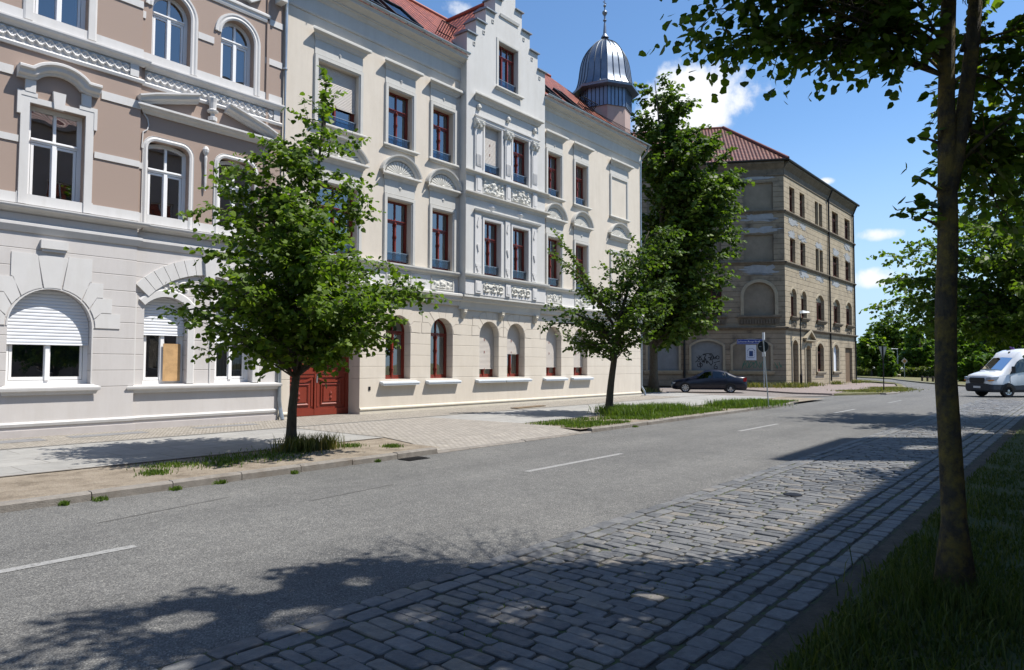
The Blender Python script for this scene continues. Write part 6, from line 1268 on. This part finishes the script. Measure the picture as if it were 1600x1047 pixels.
def leafmesh(name,P,D,Nn,size,m,par,W0):
    n=len(P); D=D/np.linalg.norm(D,axis=1,keepdims=True); S_=np.cross(Nn,D); S_/=np.linalg.norm(S_,axis=1,keepdims=True)+1e-9; U=np.cross(D,S_)
    V=P[:,None,:]+size[:,None,None]*(LEAF[None,:,0:1]*D[:,None,:]+LEAF[None,:,1:2]*S_[:,None,:]+LEAF[None,:,2:3]*U[:,None,:]); V=V-np.array(W0)[None,None,:]
    me=bpy.data.meshes.new(name); me.vertices.add(n*6); me.vertices.foreach_set('co',V.reshape(-1)); me.loops.add(n*6); me.loops.foreach_set('vertex_index',np.arange(n*6,dtype=np.int32)); me.polygons.add(n); me.polygons.foreach_set('loop_start',np.arange(n,dtype=np.int32)*6); me.polygons.foreach_set('loop_total',np.full(n,6,dtype=np.int32)); me.update(calc_edges=True); me.materials.append(m)
    o=bpy.data.objects.new(name,me); COL.objects.link(o); o.parent=par; return o
RN=np.random.RandomState(99)
def shade_xy(P): return P[:,0]-.356*(P[:,2]+.1)+RN.randn(len(P))*.12, P[:,1]+.444*(P[:,2]+.1)+RN.randn(len(P))*.12
def hold0(P):
    sx,sy=shade_xy(P); lim=np.interp(sx,[1.2,2.3,3.9,4.3,5.6,6.6,7.5],[5.4,5.5,4.9,3.9,2.7,2.2,2.0]); k=sy<lim
    for a,b,r in ((2.75,4.15,.30),(3.75,3.15,.30),(3.3,3.6,.22),(2.9,5.0,.2),(2.2,4.75,.22),(3.5,4.5,.16),(4.7,2.6,.16)): k&=~(np.hypot(P[:,0]-.356*(P[:,2]+.1)-a,P[:,1]+.444*(P[:,2]+.1)-b)<r)
    return k
def hold1(P):
    sx,sy=shade_xy(P); return sy<np.interp(sx,[8,11.6,12.6,14.5,20],[1.9,2.1,4.3,4.6,4.6])
def tree(name,label,base,trunk,prof,nb,twig=.42,tpm=7,lpt=9,ls=.10,seed=1,lm=None,bk=None,group=None,rise=.9,hmin=None,extra=(),cat='tree',droop=.5,az=None,limb=.05,inner=True,fork=None,hold=None):
    """trunk: [(h, right shift, radius)]; prof: [(h, crown radius, right shift)] above the base"""
    g=np.random.RandomState(seed); bx,by,bz=base; root=thing(name,label,cat,base,group)
    H=[t[0] for t in trunk]; ax=lambda h:np.interp(h,H,[t[1] for t in trunk]); tr=lambda h:np.interp(h,H,[t[2] for t in trunk])
    PH=[p[0] for p in prof]; RR=lambda h:np.interp(h,PH,[p[1] for p in prof]); CS=lambda h:np.interp(h,PH,[p[2] for p in prof])
    wp=lambda s,h:np.array([bx+RT[0]*s,by+RT[1]*s,bz+h])
    mb=MB(); hh=np.linspace(0,H[-1],18); 
    mb.tube([tuple(wp(ax(h)+.012*math.sin(h*3+seed),h)) for h in hh],[tr(h)*(1+.35*math.exp(-h*6)) for h in hh],12)
    if fork: mb.tube([tuple(wp(s,h)) for s,h,r in fork],[r for s,h,r in fork],10)
    P=[];D=[]
    def twigs(a,d,ln):
        n=max(3,int(lpt*ln/twig)); q=a.copy(); dd=d/np.linalg.norm(d)
        for i in range(n):
            q=q+dd*ln/n; dd=dd+np.array([0,0,-.07*droop]); s=1 if i%2 else -1
            side=np.cross(dd,[0,0,1]); side/=np.linalg.norm(side)+1e-6
            P.append(q+g.randn(3)*.02); D.append(dd*.5+side*s*.8+np.array([0,0,-.45*droop])+g.randn(3)*.35)
    def branch(p0,p1,r0,dens=1.,t0=.22):
        L=np.linalg.norm(p1-p0); mid=(p0+p1)/2+np.array([0,0,.10*L])+g.randn(3)*.05*L; k=7
        pts=[(1-t)**2*p0+2*t*(1-t)*mid+t*t*p1+np.array([0,0,-.10*L*droop*t**3]) for t in np.linspace(0,1,k)]
        mb.tube([tuple(p) for p in pts],[r0*(1-.8*i/(k-1)) for i in range(k)],5,cap=False)
        n=max(2,int(L*tpm*dens))
        for i in range(n):
            t=t0+(1-t0)*(i+g.rand())/n; f=t*(k-1); j=min(int(f),k-2); a=pts[j]+(pts[j+1]-pts[j])*(f-j); bd=pts[j+1]-pts[j]; bd/=np.linalg.norm(bd)+1e-6
            side=np.cross(bd,[0,0,1]); side/=np.linalg.norm(side)+1e-6; s=1 if i%2 else -1; ln=twig*(.55+.7*g.rand())*(1.1-.45*t)*max(.35,min(1,L/.5))
            d=bd*.8+side*s*(.4+.7*g.rand())+np.array([0,0,.8*g.randn()]); twigs(a,d,ln)
            if ln>.25: mb.tube([tuple(a),tuple(a+d/np.linalg.norm(d)*ln*.8)],[.006,.002],3,cap=False)
        twigs(pts[-1],pts[-1]-pts[-2],twig*.8*max(.35,min(1,L/.5)))
    hs=np.linspace(PH[0],PH[-1],400); w=np.array([RR(h)**1.3+.05 for h in hs]); w/=w.sum()
    for i in range(nb):
        he=hs[np.searchsorted(np.cumsum(w),(i+g.rand())/nb).clip(0,399)]; r=RR(he)*(.62+.42*g.rand()**.6 if (i%3 or not inner) else .2+.4*g.rand()); ph=g.rand()*2*PI if az is None else az(g)
        p1=wp(CS(he),he)+np.array([math.cos(ph)*r,math.sin(ph)*r,0]); h0=max(PH[0]*.8,min(he-rise*r*.7,H[-1]*.96)); h0=max(h0,hmin or 0)
        branch(wp(ax(h0),h0),p1,max(.008,tr(h0)*.26 if r>.5 else .01))
    for (s0,h0),(s1,h1,dep),dn in extra:
        p1=wp(s1,h1)+np.array([_f[0],_f[1],0])*dep; branch(wp(s0,h0),p1,limb,dn)
    mb.build('trunk',bk or B_lime,root,smooth=True,fix=False)
    P=np.array(P);D=np.array(D)
    if hold is not None: k=hold(P); P=P[k];D=D[k]
    n=len(P); Nn=np.stack([g.randn(n)*.7,g.randn(n)*.7-.25,np.abs(g.randn(n))*.6+.40],1); sz=ls*(.65+.6*g.rand(n))
    leafmesh('crown',P,D,Nn,sz,lm or L_lime,root,base); return root
# young lime by the red door
X1,Y1=gnd(455,704); k1=79.
def pr(c0,lst,k): return [(h,r/k,(c-c0)/k) for h,r,c in lst]
tree('lime_tree','young lime tree on the sandy strip in front of the red double door',(X1,Y1,-.03),
 [(0,0,.105),(1.0,.02,.078),(1.85,.10,.07),(3.5,.30,.05),(5.4,.42,.028),(7.0,.55,.008)],
 [(1.75,.55,.2),(2.1,1.45,.25),(2.5,2.05,.35),(3.1,2.2,.28),(3.7,1.95,.2),(4.3,1.75,.1),(5.0,1.5,.05),(5.5,1.2,.18),(6.0,.85,.4),(6.5,.5,.52),(7.1,.12,.55)],
 165,twig=.40,tpm=11,lpt=11,ls=.104,seed=3,group='young street trees along the far pavement',extra=[((.2,2.7),(-2.35,3.3,.3),1.1),((.2,2.5),(2.7,3.05,-.2),1.2),((.2,2.1),(-1.7,2.0,.2),1.1),((.3,2.6),(2.1,3.3,.2),1.),((.4,4.0),(-1.95,4.75,0),1.),((.5,6.0),(.55,7.2,0),1.2),((.3,2.3),(-2.2,2.75,-.3),1.),((.4,2.4),(1.75,2.25,.1),1.1)])
# second young tree
X2,Y2=gnd(950,647); 
tree('lime_tree','young street tree with a leaning trunk in the grass strip below the house turret',(X2,Y2,-.03),
 [(0,0,.13),(1.1,.12,.11),(2.2,.24,.095),(3.6,.5,.06),(5,.9,.035),(6.2,1.4,.012)],
 [(2.15,.5,.1),(2.6,1.55,-.2),(3.1,1.8,-.1),(3.7,1.7,.25),(4.3,1.6,.4),(4.9,1.35,.8),(5.5,1.1,1.4),(6.0,.8,1.8),(6.5,.35,2.0)],
 90,twig=.42,tpm=10,lpt=9,ls=.115,seed=8,lm=L_dark,group='young street trees along the far pavement',extra=[((.2,3.0),(-1.7,6.2,0),1.3),((.2,3.0),(-1.75,5.6,.3),1.2),((.2,2.6),(-2.05,3.1,0),1.2),((.2,2.6),(-1.9,3.7,.4),1.1),((.4,3.2),(2.1,4.7,.2),1.2),((.4,3.2),(2.2,5.9,-.2),1.2),((.2,2.4),(-1.2,2.3,0),1.)])
# tall lime behind the cream house
X3,Y3=gnd(1021,613.5,-.05); k3=1067/(X3*_f[0]+Y3*_f[1])
pf=[(612-y,r,c) for y,r,c in ((525,40,1060),(500,62,1058),(450,68,1062),(400,74,1070),(350,78,1075),(300,80,1078),(260,78,1078),(225,70,1070),(205,56,1056),(180,46,1046),(150,42,1038),(125,26,1030),(106,6,1024))]
tree('lime_tree','tall dark lime tree rising behind the turret, beside the parked saloon car',(X3,Y3,-.05),
 [(0,0,.30),(.5,0,.26),(4,.05,.23),(8,.35,.18),(13,.8,.10),(19.4,.2,.02)],[(h/k3,r/k3,(c-1021)/k3) for h,r,c in pf],
 270,twig=.8,tpm=6.0,lpt=12,ls=.25,seed=5,lm=L_dark,rise=1.0,extra=[((.6,9),(4.7,15.2,.0),1.1),((.6,9),(4.9,13.6,-.6),1.1),((.6,8),(4.8,12.4,.3),1.)],limb=.09)
# foreground lime
X0,Y0=gnd(1494,928,-.08)
tree('street_tree','lichen-covered street tree standing in the shaded grass right in front of the viewer',(X0,Y0,-.08),
 [(0,0,.115),(.12,0,.094),(.8,-.02,.080),(1.9,-.03,.074),(3.0,.0,.071),(3.5,.02,.062),(4.6,.05,.052),(6.5,.1,.045),(9.2,.2,.02)],
 [(5.1,1.4,-.1),(5.5,2.0,-.1),(6,2.2,0),(7,1.8,0),(8,1.2,0),(9,.5,.1)],
 230,twig=.42,tpm=11,lpt=12,ls=.080,seed=12,lm=L_lime,hold=hold0,bk=B_moss,rise=.5,droop=.45,hmin=4.1,
 fork=[(.0,3.05,.07),(.06,3.3,.068),(.16,3.75,.056),(.24,4.3,.05),(.30,5.0,.045),(.6,6.4,.03),(1.0,8,.015)],
 extra=[((.0,4.0),(-2.0,4.36,.0),1.7),((.0,4.0),(-1.75,4.3,.05),1.6),((.0,4.0),(-1.5,4.28,-.1),1.6),((.0,4.0),(-1.2,4.30,-.2),1.7),((.0,4.0),(-.9,4.28,-.1),1.6),((.02,4.1),(-1.7,4.6,-.2),1.6),((.02,4.2),(-2.1,4.85,-.2),1.5),((.02,4.2),(-1.6,4.75,-.5),1.5),((.02,4.0),(-.5,4.3,-.2),1.6),((.02,4.2),(-1.4,4.6,-.3),1.6),((.02,4.2),(-1.0,4.65,-.1),1.6),((.02,4.1),(-.7,4.6,.1),1.6),((.02,4.3),(-1.2,5.0,.2),1.5),((.02,4.1),(-1.9,4.55,-.1),1.5),((.02,4.2),(-.4,4.7,-.2),1.6),((.15,4.0),(1.0,4.4,.6),1.6),((.15,4.0),(1.3,4.0,1.0),1.6),((.15,3.9),(1.1,3.6,1.3),1.6),((.15,3.8),(1.4,3.3,1.2),1.6),((.15,4.2),(.7,4.7,.8),1.6),((.15,4.2),(1.3,4.7,.5),1.6),((.15,4.0),(.7,4.1,1.0),1.5),((.15,3.8),(1.1,3.1,.9),1.5),
  ((.06,3.3),(.9,3.7,.5),1.4),((.1,3.3),(1.2,4.1,.2),1.4),((.1,3.5),(.8,3.4,1.0),1.3),((.1,3.6),(1.3,3.5,.6),1.3),
  ((-.02,3.45),(-.2,3.52,0),1.6),((-.04,3.08),(-.2,3.2,0),1.6),((-.04,2.95),(-.22,3.0,0),1.6),((-.05,2.8),(-.26,2.9,.0),1.6),((.1,6),(-1.2,8,-1.1),1.5),((.1,5.5),(-1.6,7.0,-.9),1.5),((.1,5),(-.9,6.5,-1.5),1.5),((.1,7),(-.6,8.8,-1.2),1.5),((.1,6.5),(-1.8,8.3,-.6),1.5),((.1,5),(-1.9,5.8,-.8),1.5),((.1,5.5),(-2.05,6.5,-.9),2),((.1,6),(-2.2,7.2,-.6),2),((.1,6.5),(-1.7,8.2,-1.0),2),((.1,5.5),(-1.4,6.4,-1.5),2),((.1,5.2),(-2.4,6.2,-.4),2),((.1,6),(-1.0,7.4,-1.6),2),((.1,6),(-2.3,6.9,-1.3),2),((.1,5),(-1.9,6.1,-1.6),2)],limb=.016)
# the next ones in the row
tree('street_tree','second street tree along the shaded near verge, its branches reaching over the setts',(27.2,.75,-.08),
 [(0,0,.17),(3,.0,.14),(6,.1,.09),(10,.1,.02)],[(2.9,2.2,-.4),(3.4,3.6,-.6),(4.2,4.3,-.5),(5.4,4.4,-.3),(6.8,3.7,-.2),(8.2,2.6,0),(9.6,1.2,0),(10.4,.3,0)],
 170,twig=.6,tpm=7.5,lpt=10,ls=.14,seed=21,lm=L_lime,rise=.8,droop=.8,extra=[((0,3),(-4.6,4.9,.3),1.3),((0,3),(-4.5,4.2,0),1.3),((0,3),(-4.2,3.6,-.4),1.3),((0,2.8),(-3.6,3.0,0),1.2),((0,4),(-4.3,6.0,0),1.2),((0,2.8),(-3.9,3.3,.6),1.2)],limb=.05)
tree('street_tree','full-crowned tree at the right edge whose dark foliage hangs into the picture',(13.2,-1.9,-.08),
 [(0,0,.16),(3,0,.13),(6,0,.09),(9.5,0,.02)],[(3.6,1.4,-.2),(4.3,2.3,-.2),(5.4,2.7,-.2),(6.8,2.4,-.2),(8.2,2,0),(9.8,.4,0)],
 150,twig=.5,tpm=8.5,lpt=10,ls=.115,seed=23,lm=L_dark,hold=hold1,rise=.7,droop=.8)
# trees, bushes and hedge beyond the junction
def far(px,ytop,ybase,Z,wpx,kind,seed,label,lm,hb=.18,nb=60,name='park_tree',ls=.42):
    d=ray(px,560); d=d/(d@_f); x,y=d[0]*Z,d[1]*Z; k=FPX/Z; top=CAMZ+(571-ytop)/k; hgt=top; w=wpx/k/2
    prf={'round':[(hb,.45),(hb+.1,.85),(.5,1.0),(.7,.92),(.86,.6),(1,.12)],'oval':[(hb,.5),(.35,.95),(.55,1.0),(.75,.8),(.9,.45),(1,.1)],'bush':[(.03,.8),(.3,1.),(.6,.9),(.85,.55),(1,.15)]}[kind]
    return tree(name,label,(x,y,-.05),[(0,0,hgt*.022),(hgt*.5,0,hgt*.016),(hgt*.95,0,.02)],[(a*hgt,b*w,0) for a,b in prf],nb,twig=hgt*.075,tpm=11/hgt*4.2,lpt=11,ls=ls,seed=seed,lm=lm,group='trees and bushes beyond the junction',droop=.4,limb=.05)
FT=[(1397,482,588,118,78,'round',31,'tallest round tree beyond the junction, just right of the derelict building',L_lime,.2,95),
 (1362,516,588,104,50,'round',32,'lower round tree between the derelict building and the tallest tree',L_lime,.22,60),
 (1342,528,588,112,30,'oval',33,'small pale tree half hidden by the edge of the derelict building',L_lime,.2,40),
 (1437,502,588,100,52,'oval',34,'light green tree on the right of the tallest tree',L_bright,.2,60),
 (1462,492,590,120,70,'oval',35,'dark tree just left of the foreground trunk',L_lime,.12,60),
 (1506,520,592,84,50,'oval',36,'light green tree just right of the foreground trunk beyond the junction',L_bright,.1,60),
 (1540,468,595,92,120,'round',37,'broad dark tree behind the white van',L_dark,.08,90),
 (1592,440,600,78,130,'round',38,'tall tree behind the rear of the white van',L_lime,.08,90),
 (1500,492,590,130,70,'round',39,'dark tree filling the gap behind the foreground trunk',L_dark,.1,60),
 (1388,545,588,96,26,'bush',40,'yellowish bush below the tallest tree',L_bright,.1,30),
 (1425,540,588,112,44,'bush',41,'low green bush right of the diamond sign',L_lime,.1,34),
 (1350,548,588,125,50,'bush',42,'low dark bush behind the parked white cars',L_dark,.1,34),
 (1530,548,596,70,60,'bush',43,'light bush behind the bonnet of the white van',L_bright,.1,40),
 (1580,552,598,66,70,'bush',44,'dense bush behind the cab of the white van',L_dark,.1,40)]
for q in FT: far(q[0],q[1],q[2],q[3],q[4],q[5],q[6],q[7],q[8],q[9],q[10])
# hedge, clipped rows of small leaves over a dark core
def hedge(name,label,p0,p1,h,w,n,lm,seed):
    g=np.random.RandomState(seed); r=thing(name,label,'hedge',(p0[0],p0[1],0)); d=np.array([p1[0]-p0[0],p1[1]-p0[1]]); L=np.linalg.norm(d); d/=L; nn=np.array([-d[1],d[0]])
    s=g.rand(n)*L; a=g.rand(n)*PI; hh=h*(.82+.12*np.sin(s*.9)+.08*np.sin(s*2.3+1)); q=.75+.3*g.rand(n); o=np.cos(a)*w*q; z=np.where(g.rand(n)<.5,g.rand(n)*hh,np.sin(a)*hh*q)
    P=np.stack([p0[0]+d[0]*s+nn[0]*o,p0[1]+d[1]*s+nn[1]*o,z],1); D=np.stack([g.randn(n),g.randn(n),g.randn(n)*.4+.5],1); Nn=g.randn(n,3)+np.array([0,0,.8])
    leafmesh('foliage',P,D,Nn,.26*(.6+.8*g.rand(n)),lm,r,(p0[0],p0[1],0))
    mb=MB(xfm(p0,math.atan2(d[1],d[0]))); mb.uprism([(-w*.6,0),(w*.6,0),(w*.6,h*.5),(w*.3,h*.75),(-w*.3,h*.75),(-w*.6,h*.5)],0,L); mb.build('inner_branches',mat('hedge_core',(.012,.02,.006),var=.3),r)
h0,h1=gnd(1331,586.8),gnd(1470,590.6); h2=gnd(1640,600.0)
hedge('hedge','long olive green hedge along the far path between the derelict building and the foreground trunk',h0,h1,1.45,.8,6500,L_olive,51)
hedge('hedge','hedge behind the white van, right of the foreground trunk',h1,h2,1.35,.8,6500,L_dark,52)
# dense far wood closing the horizon
g_=np.random.RandomState(60); n=15000; ang=np.radians(-20+g_.rand(n)*62); rr_=190+g_.rand(n)*50; hh=7+3*np.sin(ang*23)+2*np.sin(ang*57+1); P=np.stack([rr_*np.cos(ang),rr_*np.sin(ang),g_.rand(n)**.8*hh],1)
wd=bpy.data.objects.new('tmp_root',None)
class _Z: pass
def stuffleaves(name,P,size,lm):
    n=len(P); g=g_; D=g.randn(n,3); Nn=g.randn(n,3)+np.array([0,0,.8]); me_o=leafmesh(name,P,D,Nn,size*(.6+.8*g.rand(n)),lm,None,(0,0,0)); tag(me_o,kind='stuff'); return me_o
stuffleaves('distant_wood_foliage',P,2.2,L_dark)
bpy.data.objects.remove(wd)
